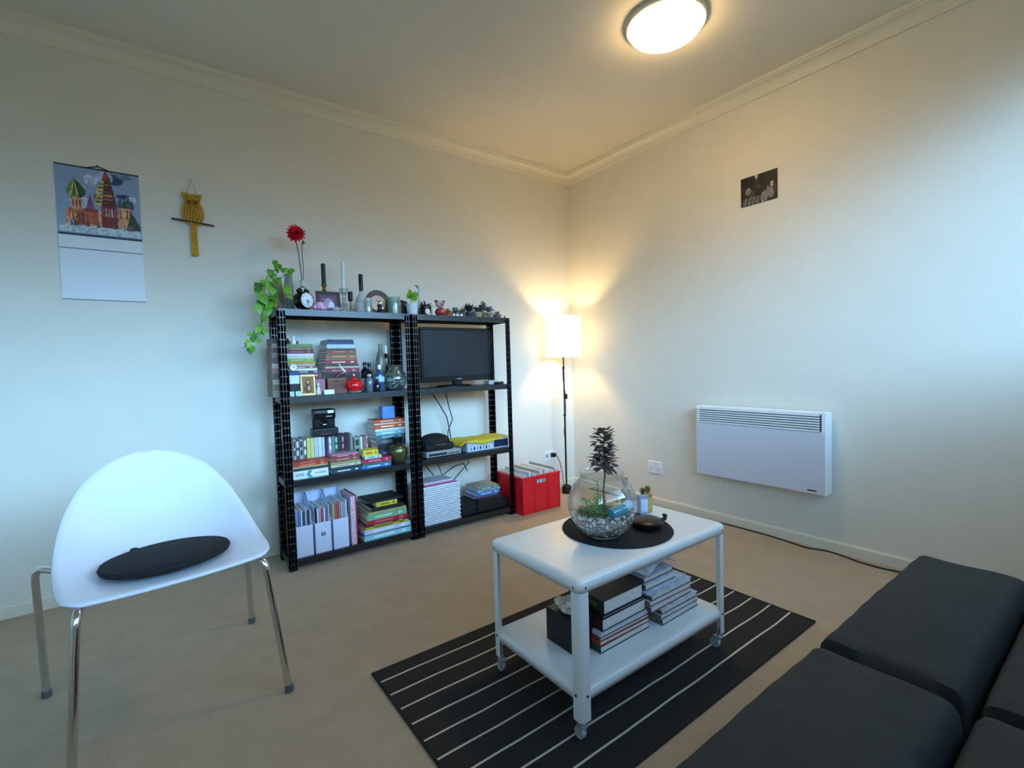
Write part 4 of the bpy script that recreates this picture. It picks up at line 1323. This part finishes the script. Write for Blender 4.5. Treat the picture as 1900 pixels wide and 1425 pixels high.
def lf_heart(g, r_, h_):
    g.leaf((-.012, 0, h_ + .035), (-.2, -.5, 1), (0, -1, .2), .058, .052, 0, .1, .1, True)
    g.leaf((.004, -.01, h_ + .02), (.1, -.5, 1), (0, -1, .2), .062, .046, 0, .1, .1, True)
    g.leaf((.03, .01, h_ + .05), (.5, -.2, 1), (0, -1, .2), .030, .022, 1, .1, .1, True)
    g.tube([(0, 0, h_ * .8), (-.006, 0, h_ + .02), (-.010, 0, h_ + .05)], .0018, 6, 1)
    g.tube([(0, 0, h_ * .8), (.02, .005, h_ + .03), (.032, .01, h_ + .06)], .0016, 6, 1)
    return [GREEN, DGREEN]


def lf_rosette(cols_, n, L_, Wd, el=(.1, 1.3), seed=1, up=0.0):
    def fn(g, r_, h_):
        rr = random.Random(seed)
        for k in range(n):
            a = rr.uniform(0, 2 * pi)
            e = rr.uniform(*el)
            b = Vector((cos(a) * r_ * .3, sin(a) * r_ * .3, h_ + up * rr.random()))
            g.leaf(b, (cos(a) * cos(e), sin(a) * cos(e), sin(e)), (0, 0, 1), L_ * rr.uniform(.7, 1.1), Wd, k % len(cols_), .3, -.1)
        if up:
            g.tube([(0, 0, h_ * .8), (.002, 0, h_ + up * .5), (0, .002, h_ + up)], .002, 6, 0)
        return [C_(c, .5) for c in cols_]
    return fn


WPOT = mat('white_glazed_pot', 'c9ced6', .3)
CPOT = mat('cream_pot', 'a89c86', .6, noise=.15)
pot_plant(-1.582, -.252, .038, .068, WPOT, 'white pot with bright green heart leaves between the two units', lf_heart)
t = thing('bud_vase', 'thin white bud vase behind the black and white mug', 'vase', (-1.486, -.165, Z3))
G().lathe([(.016, 0), (.018, .02), (.012, .09), (.008, .13), (.009, .17), (.011, .19), (.008, .19)], seg=20).build('vase_body', C_('ccd4cc'), t)
G().leaf((0, 0, .18), (-.8, -.2, .6), (0, -1, .3), .04, .016, 0).build('leaf', C_('4a5a48'), t)
t = thing('mug', 'black mug with a white patch and dried flowers', 'mug', (-1.480, -.232, Z3))
G().lathe([(.030, 0), (.034, .004), (.036, .060), (.033, .060), (.031, .006)], seg=28).build('body', C_('141214', .3), t)
G().tube([(-.034, 0, .048), (-.054, 0, .046), (-.056, 0, .026), (-.036, 0, .014)], .004, 8).build('handle', C_('141214', .3), t)
G().ball((-.004, -.034, .026), (.017, .004, .018)).ball((.006, -.036, .010), (.010, .003, .006)).build('white_patch', C_('dcd4c4'), t)
g = G()
r = random.Random(31)
for k in range(20):
    a = r.uniform(0, 2 * pi)
    g.leaf((.018 * cos(a), .018 * sin(a), .050), (cos(a), sin(a), r.uniform(.6, 2.5)), (0, 0, 1), r.uniform(.03, .055), .014, k % 3)
g.build('dried_flowers', [C_('2c2018'), C_('5a4c34'), C_('181410')], t)
tag(G().lathe([(.007, 0), (.0075, .046), (.003, .050)], seg=14).build('candle', C_('e2ddd6'), loc=(-1.447, -.275, Z3)), 'short white candle between the mug and the red ball', 'candle')
t = thing('red_ball_ornament', 'red round ornament below the pink toy on the top shelf', 'ornament', (-1.386, -.252, Z3))
G().ball((0, 0, .028), (.037, .034, .028)).build('ball', mat('red_matt', '9a2c2c', .5, noise=.25, scale=50), t)
G().ball((0, -.033, .030), (.014, .004, .012)).build('nose', C_('c86a6a'), t)
t = thing('pink_toy', 'small pink-grey animal toy with dark ears on the red ball', 'toy', (-1.380, -.236, Z3 + .0565))
G().ball((0, 0, .022), (.030, .024, .022)).build('head', mat('toy_pink', 'c4a4a4', .7, noise=.15, scale=60), t)
for s_ in (-1, 1):
    G().ball((0, 0, 0), (.012, .008, .010)).build('ear', C_('4a4446'), t, loc=(s_ * .026, .002, .040))
G().ball((0, -.024, .020), (.006, .005, .007)).ball((-.010, -.021, .028), .003).ball((.011, -.021, .028), .003).build('face', C_('2a2022'), t)
pot_plant(-1.310, -.215, .020, .028, mat('terracotta', '9a5c3c', .7, noise=.15), 'tiny terracotta pot with orange-brown tuft right of the toy', lf_rosette(['8a5a34', 'a87848'], 22, .030, .010, seed=3))
for k, x in enumerate([-1.318, -1.292, -1.262]):
    tag(G().lathe([(.009, 0), (.010, .008), (.007, .015), (.002, .016)], seg=14).build('tea_light', C_('dfe8e8'), loc=(x, -.300, Z3)), ['leftmost', 'middle', 'rightmost'][k] + ' of three tiny white tea lights on the top shelf edge', 'candle', 'white tea lights')
pot_plant(-1.262, -.225, .026, .030, mat('dark_pot', '3a4244', .5), 'dark pot with pale green spiky succulent beside the terracotta pot', lf_rosette(['6a7858', '8a9068', '4a5a44'], 34, .040, .012, seed=5))
pot_plant(-1.205, -.220, .022, .034, C_('5a5a4c'), 'small olive pot with yellowish succulent in the plant row', lf_rosette(['8a8458', '6a6848'], 26, .036, .012, seed=6))
pot_plant(-1.148, -.220, .030, .040, mat('indigo_pot', '3c3a54', .4), 'indigo pot with dark purple-green leaves in the plant row', lf_rosette(['2c342c', '4a3c48', '3c4a38'], 40, .055, .016, seed=7, up=.02))
pot_plant(-1.085, -.222, .030, .042, CPOT, 'cream pot with dusky rosette succulent in the plant row', lf_rosette(['5a5060', '6a7058', '443c48'], 40, .045, .018, seed=8))
pot_plant(-1.030, -.200, .026, .044, mat('olive_pot', '6a6440', .6), 'olive pot with the tallest sage green succulent of the plant row', lf_rosette(['5c6a50', '7c8468', '8a7c8a'], 44, .045, .016, seed=9, up=.045))
pot_plant(-.978, -.215, .027, .040, mat('stone_pot', '9a948c', .6, noise=.2), 'stone grey pot with violet-grey succulent in the plant row', lf_rosette(['7a7088', '8c8490'], 30, .042, .016, seed=10, up=.02))
pot_plant(-.925, -.225, .028, .032, mat('rose_brown_pot', '7c5c58', .6), 'rose-brown pot with small dark sprig near the right end', lf_rosette(['4a4a40', '6a5a58'], 12, .030, .010, seed=11))
tag(G().lathe([(.006, 0), (.008, .006), (.004, .014), (.006, .020), (.001, .024)], seg=12).build('tiny_figurine', C_('4a4c40'), loc=(-.880, -.25, Z3)), 'tiny dark figure at the right end of the top shelf', 'ornament')

# ------------------------------------------------------------------ white chair
t = thing('chair', 'white moulded shell chair on chrome legs in the foreground', 'chair', (-2.87, -1.09, 0), radians(8))
side = [(.262, -.215, .460), (.268, -.10, .468), (.268, .0, .500), (.255, .10, .56), (.225, .18, .635), (.175, .235, .705), (.10, .275, .755), (.02, .29, .774)]
mid = [(0, -.222, .452), (0, -.10, .444), (0, .03, .440), (0, .12, .465), (0, .185, .53), (0, .225, .61), (0, .258, .69), (0, .288, .773)]


def cr_(P, t_):
    n = len(P) - 1
    f = t_ * n
    i = min(int(f), n - 1)
    u = f - i
    p0, p1, p2, p3 = P[max(i - 1, 0)], P[i], P[i + 1], P[min(i + 2, n)]
    return [.5 * ((2 * p1[k]) + (-p0[k] + p2[k]) * u + (2 * p0[k] - 5 * p1[k] + 4 * p2[k] - p3[k]) * u * u + (-p0[k] + 3 * p1[k] - 3 * p2[k] + p3[k]) * u ** 3) for k in range(3)]


g = G()
NU, NV = 28, 34
vs, fs = [], []
for j in range(NV + 1):
    tv_ = j / NV
    sd, md = cr_(side, tv_), cr_(mid, tv_)
    for i in range(NU + 1):
        u = -1 + 2 * i / NU
        a = abs(u)
        x = u * sd[0]
        y = md[1] + (sd[1] - md[1]) * a ** 2
        z = md[2] + (sd[2] - md[2]) * a ** 2.2
        # round the front corners and roll the front lip
        if tv_ < .12:
            k = 1 - tv_ / .12
            x *= 1 - .03 * k * k
            y += .035 * k * max(0, a - .82) / .18 * (a - .82) / .18
            z -= .008 * k * k
        vs.append((x, y, z))
for j in range(NV):
    for i in range(NU):
        a = j * (NU + 1) + i
        fs.append((a, a + 1, a + NU + 2, a + NU + 1))
g.add(vs, fs, 0, True)
g.build('seat_shell', mat('white_shell', 'dfe3ee', .33, noise=.005), t, solid=.007)


def bend(pts, r_=.04, n=7):
    out = [Vector(pts[0])]
    for i in range(1, len(pts) - 1):
        a, b, c = Vector(pts[i - 1]), Vector(pts[i]), Vector(pts[i + 1])
        p = b + (a - b).normalized() * min(r_, (a - b).length * .45)
        q = b + (c - b).normalized() * min(r_, (c - b).length * .45)
        for k in range(n + 1):
            s_ = k / n
            out.append(p * (1 - s_) ** 2 + b * 2 * s_ * (1 - s_) + q * s_ * s_)
    out.append(Vector(pts[-1]))
    return out


legs = [([(.318, .295, .006), (.300, .26, .445), (.16, .05, .432)], 'rl'), ([(-.300, .30, .006), (-.308, .26, .445), (-.16, .05, .432)], 'rr'),
        ([(.268, -.268, .006), (.228, -.215, .445), (.15, -.02, .430)], 'fl'), ([(-.262, -.30, .006), (-.228, -.22, .445), (-.15, -.02, .430)], 'fr')]
for pts, _ in legs:
    lg = G().tube(bend(pts, .045), .0105, 14).build('leg', CHROME, t)
    p = pts[0]
    G().lathe([(.013, 0), (.0135, .004), (.0125, .022), (.0105, .024)], seg=16).build('foot_cap', C_('5a5c60'), lg, loc=(p[0], p[1], .0005))
g = G().tube([(-.16, .05, .430), (0, .05, .430), (.16, .05, .430)], .010, 12).tube([(-.15, -.02, .430), (0, -.02, .430), (.15, -.02, .430)], .010, 12)
g.build('under_frame', CHROME, t)
PADM = mat('black_felt', '15171b', .85, noise=.15, bump=.3, bscale=250)
pd = G().lathe([(.150, 0), (.168, .004), (.172, .012), (.168, .020), (.150, .025), (.02, .027)], seg=56, M=Matrix.Diagonal((1, .88, 1, 1)))
pd.ball((-.07, .132, .022), (.012, .008, .005), 0, 10, 6)
tag(pd.build('seat_cushion', PADM, loc=(-2.866, -1.143, .4650), rot=(radians(-1.5), 0, radians(8))), 'round thin black seat cushion on the white chair', 'cushion')

# ------------------------------------------------------------------ striped rug
t = thing('rug', 'flat charcoal rug with thin cream stripes under the trolley', 'rug', (-1.578, -1.811, 0))
RUG = bpy.data.materials.new('striped_rug')
RUG.use_nodes = True
n_, l_ = RUG.node_tree.nodes, RUG.node_tree.links
pb = n_['Principled BSDF']
pb.inputs['Roughness'].default_value = .95
pb.inputs['Specular IOR Level'].default_value = .2
tcn = n_.new('ShaderNodeTexCoord')
sp_ = n_.new('ShaderNodeSeparateXYZ')
wb = n_.new('ShaderNodeTexNoise')
wb.inputs['Scale'].default_value = 2.2
l_.new(tcn.outputs['Object'], wb.inputs['Vector'])
l_.new(tcn.outputs['Object'], sp_.inputs[0])


def mth(op, a, b=None):
    m_ = n_.new('ShaderNodeMath')
    m_.operation = op
    for i, v in enumerate((a, b)):
        if v is None:
            continue
        if isinstance(v, (int, float)):
            m_.inputs[i].default_value = v
        else:
            l_.new(v, m_.inputs[i])
    return m_.outputs[0]


wy = mth('ADD', sp_.outputs['Y'], mth('MULTIPLY', mth('SUBTRACT', wb.outputs['Fac'], .5), .022))
fr_ = mth('FRACT', mth('DIVIDE', mth('ADD', wy, .318 + .81 - .0035), .081))
isl = mth('MULTIPLY', mth('LESS_THAN', fr_, .085), mth('LESS_THAN', mth('ABSOLUTE', sp_.outputs['Y']), .372))
nz = n_.new('ShaderNodeTexNoise')
nz.inputs['Scale'].default_value = 260
l_.new(tcn.outputs['Object'], nz.inputs['Vector'])
dk = n_.new('ShaderNodeValToRGB')
dk.color_ramp.elements[0].color = (*lin('1c1b1d'), 1)
dk.color_ramp.elements[1].color = (*lin('3c3936'), 1)
l_.new(nz.outputs['Fac'], dk.inputs[0])
mxr = n_.new('ShaderNodeMix')
mxr.data_type = 'RGBA'
l_.new(isl, mxr.inputs[0])
l_.new(dk.outputs[0], mxr.inputs[6])
mxr.inputs[7].default_value = (*lin('cfc4b2'), 1)
l_.new(mxr.outputs[2], pb.inputs['Base Color'])
bp = n_.new('ShaderNodeBump')
bp.inputs['Strength'].default_value = .4
bp.inputs['Distance'].default_value = .003
l_.new(nz.outputs['Fac'], bp.inputs['Height'])
l_.new(bp.outputs[0], pb.inputs['Normal'])
G().box(-.743, .743, -.402, .402, .0005, .007).build('woven_field', RUG, t, bevel=.002)
for s_ in (-1, 1):
    G().box(s_ * .743 - .004, s_ * .743 + .004, -.402, .402, .0005, .0085).build('hem', BLACK_MATT, t, bevel=.002)

# ------------------------------------------------------------------ white trolley
TX0, TX1, TY0, TY1, TH = -1.992, -1.268, -2.092, -1.668, .465
t = thing('trolley_table', 'white metal two-tier trolley table on castors standing on the rug', 'table', (-1.63, -1.88, 0))
hx, hy = (TX1 - TX0) / 2, (TY1 - TY0) / 2


def rrect(hx, hy, r_, n=6):
    pts = []
    for (cx_, cy_, a0) in ((hx - r_, hy - r_, 0), (-hx + r_, hy - r_, pi / 2), (-hx + r_, -hy + r_, pi), (hx - r_, -hy + r_, 3 * pi / 2)):
        for i in range(n + 1):
            a = a0 + pi / 2 * i / n
            pts.append((cx_ + r_ * cos(a), cy_ + r_ * sin(a)))
    return pts


def tray(z, hx, hy, lip, r_=.018):
    g = G()
    rings = [(0.0, z - lip), (0.0, z - .014), (.0016, z - .008), (.005, z - .0035), (.010, z - .0008), (.018, z)]
    vs, fs = [], []
    n = None
    for ins, zz_ in rings:
        P = rrect(hx - ins, hy - ins, max(r_ - ins * .4, .006))
        n = len(P)
        vs += [(p[0], p[1], zz_) for p in P]
    for j in range(len(rings) - 1):
        for i in range(n):
            fs.append((j * n + i, j * n + (i + 1) % n, (j + 1) * n + (i + 1) % n, (j + 1) * n + i))
    fs.append(tuple(range((len(rings) - 1) * n, len(rings) * n)))
    g.add(vs, fs, 0, True)
    return g


tray(TH, hx, hy, .034).build('tabletop', WHITE_METAL, t, solid=.0016, angle=50)
lsh = tray(.157, hx - .004, hy - .004, .030).build('lower_shelf', WHITE_METAL, t, solid=.0016, angle=50)
for sx_ in (-1, 1):
    for sy_ in (-1, 1):
        g = G()
        r_, fw, th = .016, .034, .0025
        ox, oy = sx_ * (hx - .0015), sy_ * (hy - .0015)
        out, inn = [], []
        out.append((ox - sx_ * fw, oy))
        inn.append((ox - sx_ * fw, oy - sy_ * th))
        for i in range(7):
            a = i / 6 * pi / 2
            out.append((ox - sx_ * r_ + sx_ * r_ * sin(a), oy - sy_ * r_ + sy_ * r_ * cos(a)))
            inn.append((ox - sx_ * r_ + sx_ * (r_ - th) * sin(a), oy - sy_ * r_ + sy_ * (r_ - th) * cos(a)))
        out.append((ox, oy - sy_ * fw))
        inn.append((ox - sx_ * th, oy - sy_ * fw))
        P = out + inn[::-1]
        n = len(P)
        vs = [(p[0], p[1], .070) for p in P] + [(p[0], p[1], TH - .010) for p in P]
        fs = [(i, (i + 1) % n, n + (i + 1) % n, n + i) for i in range(n)]
        h2 = n // 2
        for k in range(h2 - 1):
            for b0 in (0, n):
                fs.append((b0 + k, b0 + k + 1, b0 + n - 2 - k, b0 + n - 1 - k))
        g.add(vs, fs, 0, True)
        # let the tabletop rim lie over the leg
        lg = g.build('leg', WHITE_METAL, t, angle=40)
        lg.scale = (1.0, 1.0, 1.0)
        sc = G()
        for z in (TH - .022, .142):
            sc.ball((ox - sx_ * .022, oy + sy_ * .0012, z), (.0042, .002, .0042), 0, 10, 6)
            sc.ball((ox + sx_ * .0012, oy - sy_ * .022, z), (.002, .0042, .0042), 0, 10, 6)
        sc.build('screw', C_('2a3040', .3), lg)
        # castor
        cx_, cy_ = ox - sx_ * .020, oy - sy_ * .020
        ca = G().lathe([(.004, .048), (.004, .085)], (cx_, cy_, 0), 10)
        ca.box(cx_ - .011, cx_ - .008, cy_ - .004, cy_ + .014, .022, .050).box(cx_ + .008, cx_ + .011, cy_ - .004, cy_ + .014, .022, .050).box(cx_ - .011, cx_ + .011, cy_ - .012, cy_ + .014, .048, .052)
        cas = ca.build('castor', C_('9aa0a4', .35), t)
        G().lathe([(.010, -.007), (.0165, -.006), (.0175, 0), (.0165, .006), (.010, .007)], seg=24, M=Matrix.Translation((cx_, cy_ + .010, .0255)) @ Matrix.Rotation(radians(90), 4, 'Y')).build('wheel', C_('b4b8ba', .5), cas)

# black mat, terrarium, bottles, dish
MX, MY = -1.600, -1.880
tag(G().lathe([(.188, 0), (.190, .002), (.188, .005), (.02, .0052)], seg=64).build('round_mat', PADM, loc=(MX, MY, TH + .0008)), 'round black felt mat under the terrarium', 'mat')
ZM = TH + .0062
BX, BY = -1.694, -1.902
t = thing('terrarium', 'round glass terrarium bowl with pebbles, moss and plants on the black mat', 'terrarium', (BX, BY, ZM))
R0 = .114
prof = [(.045, 0)]
for i in range(1, 17):
    a = radians(-68 + i * (68 + 52) / 16)
    prof.append((R0 * cos(a), .1055 + R0 * sin(a)))
prof += [(.071, .204), (.074, .212)]
G().lathe(prof, seg=56, capt=False).build('glass_bowl', clear_glass('terrarium_glass', 'f4f8f8', .01, .02), t)
g = G()
r = random.Random(8)
g.lathe([(.043, .004)] + [(R0 * .965 * cos(radians(a)), .1055 + R0 * .965 * sin(radians(a))) for a in (-60, -50, -40, -30, -24)] + [(.06, .068), (.01, .074)], seg=40)
g.build('soil', mat('dark_soil', '8a7e76', .95, noise=.4, scale=60), t)
g = G()
for k in range(520):
    a = r.uniform(0, 2 * pi)
    if r.random() < .6:
        e = radians(r.uniform(-55, -22))
        rr = R0 * .955 - .002
        p = (rr * cos(e) * cos(a), rr * cos(e) * sin(a), .1055 + rr * sin(e))
    else:
        q = .10 * math.sqrt(r.random())
        p = (q * cos(a), q * sin(a), .070 + .004 * r.random())
    s_ = r.uniform(.0035, .0078)
    g.ball(p, (s_, s_ * r.uniform(.7, 1), s_ * .8), k % 4, 7, 5)
pb_ = g.build('pebbles', [C_('dcd2ca'), C_('bcb0aa'), C_('eae2da'), C_('a29894')], t)
pb_['kind'] = 'stuff'
g = G()
for k in range(340):
    a = r.uniform(0, 2 * pi)
    q = .075 * math.sqrt(r.random())
    b = (q * cos(a) * .9 - .01, q * sin(a) * .7 + .01, .074)
    g.leaf(b, (cos(a) * .6 + r.uniform(-.4, .4), sin(a) * .6 + r.uniform(-.4, .4), 1), (0, 0, 1), r.uniform(.012, .030), .006, k % 3, .2, .3)
g.build('moss', [C_('5f7a30'), C_('7d9a3e'), C_('40582a')], t)['kind'] = 'stuff'
g = G()
for (bx, by, n, hh) in ((-.045, -.035, 30, .085), (-.055, .02, 16, .06), (.03, .05, 14, .10), (.02, -.05, 14, .04)):
    for k in range(n):
        a = r.uniform(0, 2 * pi)
        z = .075 + hh * (k / n)
        g.leaf((bx, by, z), (cos(a), sin(a), r.uniform(.1, .9)), (0, 0, 1), r.uniform(.022, .036), .008, k % 2, .2, .4)
    g.tube([(bx, by, .07), (bx + .003, by, .07 + hh * .5), (bx, by, .07 + hh)], .0015, 6, 1)
g.build('small_plants', [C_('6fa83c'), C_('4c7f2e')], t)
# dark little tree
g = G().tube([(.012, .0, .07), (.010, .002, .15), (.016, 0, .20), (.012, .002, .25), (.016, 0, .33)], [.0032, .003, .0026, .0022, .0015], 8)
g.build('trunk', C_('4a3c34'), t)
g = G()
for lay in range(11):
    z = .225 + lay * .0125
    Lw = [.046, .052, .056, .054, .050, .046, .044, .044, .044, .038, .030][lay]
    for k in range(20):
        a = r.uniform(0, 2 * pi)
        st_ = r.uniform(0.0, .024)
        g.leaf((.014 + cos(a) * st_, sin(a) * st_, z), (cos(a), sin(a), r.uniform(-.5, .7) + (.6 if lay > 7 else 0)), (0, 0, 1), Lw * r.uniform(.5, .95) - st_ * .4, .0175, (lay + k) % 3, .25, .15)
g.build('foliage', [C_('54403a'), C_('6a5448'), C_('443836')], t)
# blue-white reflection in the bowl glass, modelled as a coloured solid tube
g = G().tube([(-.020, -.055, .088), (.040, -.060, .096)], .017, 18)
g.build('blue_reflection', mat('blue_reflection', '4f9cb0', .1, noise=.1, spec=.8), t)
G().tube([(.040, -.060, .096), (.066, -.062, .104)], .0175, 18).build('white_reflection', C_('c4dcec', .3), t)

for k, (x, y, w_, d, h_, m_, capm, lb, lab_) in enumerate([
        (-1.452, -1.812, .021, .014, .070, clear_glass('perfume_lilac', 'c4c8ea', .03, .4), BRASS, 'square lilac perfume bottle with gold cap beside the terrarium', 'b8c0e8'),
        (-1.414, -1.846, .023, .014, .078, clear_glass('perfume_clear', 'd8e0f4', .03, .4), CHROME, 'square clear perfume bottle with white label behind the black dish', 'd8def4'),
        (-1.378, -1.842, .018, .013, .076, clear_glass('perfume_amber', 'c8b060', .03, .5), BRASS, 'amber perfume bottle at the right of the perfume group', 'c0a850')]):
    t = thing('perfume_bottle', lb, 'bottle', (x, y, TH + .001 if k else TH + .001), radians(-18), 'perfume bottles on the trolley')
    G().box(-w_ * .8, w_ * .8, -d * .8, d * .8, .003, h_).build('glass_body', m_, t, bevel=.003)
    G().box(-w_ * .6, w_ * .6, -d * .8 - .0012, -d * .8 - .0004, h_ * .2, h_ * .8).build('paper_label', C_(lab_), t)
    G().lathe([(.006, h_), (.006, h_ + .006), (.010, h_ + .007), (.010, h_ + .024), (.006, h_ + .028)], seg=18).build('cap', capm, t)
bottle(-1.430, -1.775, TH + .001, bprof(.016, .085, .006, .105), clear_glass('perfume_gold', 'd0b470', .03, .5), 'tall gold perfume bottle at the back of the perfume group', cap=[(.010, .105), (.012, .118), (.010, .132), (.003, .134)], cap_m=BRASS, name='perfume_bottle', group='perfume bottles on the trolley')
t = thing('black_dish', 'round black lidded dish with a small knob on the black mat', 'dish', (-1.528, -1.955, ZM))
G().lathe([(.040, 0), (.048, .004), (.052, .016), (.052, .022)], seg=40).build('bowl', C_('101114', .3), t)
G().lathe([(.054, .022), (.054, .026), (.045, .032), (.01, .035)], seg=40).build('lid', C_('121317', .35), t)
g = G().tube([(.048, -.02, .020), (.062, -.028, .026), (.066, -.030, .040)], [.008, .007, .004], 10).ball((.060, -.026, .038), (.007, .007, .006))
g.build('handle', C_('140f10', .4), t)

# ------------------------------------------------------------------ on the trolley's lower shelf
ZL = .1580
t = thing('black_box', 'small black box topped with crumpled white paper on the lower shelf', 'box', (-1.848, -1.900, ZL))
G().box(-.042, .042, -.062, .070, 0, .105).build('body', mat('black_card', '131417', .5), t, bevel=.002)
g = G()
r = random.Random(14)
for k in range(26):
    g.ball((r.uniform(-.026, .026), r.uniform(-.04, .05), .114 + r.uniform(0, .026)), (r.uniform(.010, .020), r.uniform(.010, .02), r.uniform(.008, .016)), 0, 9, 6)
g.build('crumpled_paper', mat('crumpled_paper', 'ded2c4', .9, noise=.2, scale=90, bump=.8, bscale=60), t)
gT = 'books stacked at the near side of the trolley shelf'
z = ZL
rowsT = [(.235, .17, .022, '2e4a48', 'large teal-spined magazine', None, .0, .0), (.235, .17, .014, 'a84838', 'red-spined magazine', 'd8a090', .0, .0), (.235, .17, .012, '7c3c34', 'maroon-spined magazine', None, .002),
         (.232, .165, .006, 'd8dce4', 'thin white booklet', None, .002), (.232, .165, .006, 'c8ccd8', 'thin grey booklet', None, .002), (.215, .16, .038, '3c1c1c', 'thick dark red paperback', '9a3a3a', .0),
         (.205, .16, .008, '181a1c', 'thin black book', None, .002), (.190, .155, .044, '2c2a22', 'dark photo-cover paperback', '6a5a48', .002)]
z = stack(-1.700, -1.915, z, rowsT, 'the near trolley pile', gT, spine='x', jit=.003)
z = ZL
rowsU = [(.215, .15, .020, '5a6450', 'grey-green magazine', '8a9078', .0, .0), (.215, .15, .016, '6c705c', 'khaki-spined magazine', None), (.212, .15, .016, '4c5444', 'dark olive magazine', None),
         (.232, .17, .020, '5e4650', 'mauve-spined magazine', None, -.035, .02), (.232, .17, .018, '8a4444', 'rusty-spined magazine', None, -.035, .02), (.230, .17, .016, '5c4c52', 'brown-spined magazine', None, -.034, .02),
         (.225, .16, .008, 'b8bcc8', 'thin silver booklet', None, -.04, .03), (.170, .15, .022, '58545c', 'grey-spined book', None, -.06, .035), (.165, .14, .018, '4a4850', 'dark-spined book', None, -.06, .038)]
z = stack(-1.437, -1.945, z, rowsU, 'the far trolley pile', 'books stacked at the far side of the trolley shelf', spine='x', jit=.003, top='c2c4d2')
# curled magazine on top
g = G()
vs, fs = [], []
N = 16
for i in range(N + 1):
    u = i / N
    for v in (0, 1):
        vs.append((-.09 + .18 * u, -.075 + .15 * v, .006 + .028 * sin(pi * u) * (1 - .3 * v)))
for i in range(N):
    fs.append((2 * i, 2 * i + 1, 2 * i + 3, 2 * i + 2))
g.add(vs, fs, 0, True)
mg = thing('magazine', 'curled white magazine with dark print on top of the far trolley pile', 'magazine', (-1.492, -1.908, z + .004), radians(6))
g.build('cover', mat('printed_white_page', 'cfd0dc', .5, noise=.25, scale=45), mg, solid=.008)

# ------------------------------------------------------------------ dark futon sofa
SOFA = mat('charcoal_fabric', '25292b', .8, noise=.12, scale=18, bump=.25, bscale=320)
sofa = thing('sofa', 'dark charcoal quilted futon sofa in the lower right corner', 'sofa', (-1.67, -2.53, 0))


def pad(name, x0, x1, y0, y1, z0, z1, seed, crown=.020, wr=.0032, tilt=0.0, parent=None):
    """puffy upholstered pad"""
    g = G()
    nx, ny = 40, 28
    rr = random.Random(seed)
    phs = [rr.uniform(0, 6) for _ in range(6)]
    vs, fs = [], []

    def edge(u, p=.055):
        d = min(u, 1 - u)
        return 1 - max(0, 1 - d / p) ** 2.6
    lx, ly = x1 - x0, y1 - y0
    for j in range(ny + 1):
        for i in range(nx + 1):
            u, v = i / nx, j / ny
            eu, ev = edge(u, .034 / lx), edge(v, .034 / ly)
            e = max(0.0, eu) ** .5 * max(0.0, ev) ** .5
            z = (z0 + z1) / 2 + (z1 - z0) / 2 * e + crown * sin(pi * u) * sin(pi * v)
            near = max(0, 1 - min(u, 1 - u) * lx / .12) + max(0, 1 - min(v, 1 - v) * ly / .12)
            z += wr * (.4 * sin(14 * u + phs[0]) * sin(7 * v + phs[1]) + near * .45 * sin(60 * u * lx + phs[2]) * sin(40 * v * ly + phs[3]))
            vs.append((x0 + lx * u, y0 + ly * v, z))
    top = len(vs)
    for j in range(ny + 1):
        for i in range(nx + 1):
            x, y, z = vs[j * (nx + 1) + i]
            u, v = i / nx, j / ny
            e = max(0.0, edge(u, .034 / lx)) ** .5 * max(0.0, edge(v, .034 / ly)) ** .5
            vs.append((x, y, (z0 + z1) / 2 - (z1 - z0) / 2 * e))
    W_ = nx + 1
    for j in range(ny):
        for i in range(nx):
            a = j * W_ + i
            fs.append((a, a + 1, a + W_ + 1, a + W_))
            fs.append((top + a, top + a + W_, top + a + W_ + 1, top + a + 1))
    for i in range(nx):
        for a, b in ((i, i + 1), (ny * W_ + i, ny * W_ + i + 1)):
            fs.append((a, b, top + b, top + a))
    for j in range(ny):
        for a, b in ((j * W_, (j + 1) * W_), (j * W_ + nx, (j + 1) * W_ + nx)):
            fs.append((a, b, top + b, top + a))
    g.add(vs, fs, 0, True)
    return g.build(name, SOFA, parent, angle=60, weld=True)


for (x0, x1) in ((-.775, -.004), (.004, .790)):
    pad('seat_pad', x0, x1, -.270, 0, .235, .395, int(x0 * 100), parent=sofa)
    pad('inner_pad', x0, x1, -.56, -.274, .235, .395, int(x0 * 90) + 3, parent=sofa)
    pad('inner_pad', x0, x1, -.86, -.564, .235, .40, int(x0 * 70) + 8, parent=sofa)
G().box(-.74, .755, -.84, -.03, .12, .236).build('base_frame', BLACK_MATT, sofa, bevel=.01)
for x in (-.66, .68):
    for y in (-.78, -.09):
        G().lathe([(.022, 0), (.026, .12)], seg=16).build('leg', BLACK, sofa, loc=(x, y, 0))

# ------------------------------------------------------------------ cable along the right wall
pts = [(-.030, -.20, .004), (-.026, -.50, .004), (-.030, -.889, .004), (-.034, -1.10, .004), (-.030, -1.326, .004), (-.026, -1.50, .004), (-.030, -1.662, .004), (-.052, -1.80, .004), (-.066, -1.875, .004), (-.046, -1.92, .004),
       (-.030, -1.955, .004), (-.040, -2.03, .004), (-.070, -2.117, .004), (-.075, -2.20, .004), (-.060, -2.262, .004), (-.05, -2.366, .004), (-.06, -2.55, .004)]
tag(G().tube(bend(pts, .05, 4), .0036, 8).build('power_cable', BLACK), 'long black cable lying on the carpet along the right wall', 'cable')

S.cycles.use_denoising = True
S.cycles.max_bounces = 10
S.cycles.diffuse_bounces = 6
S.cycles.transparent_max_bounces = 16
S.cycles.sample_clamp_indirect = 6
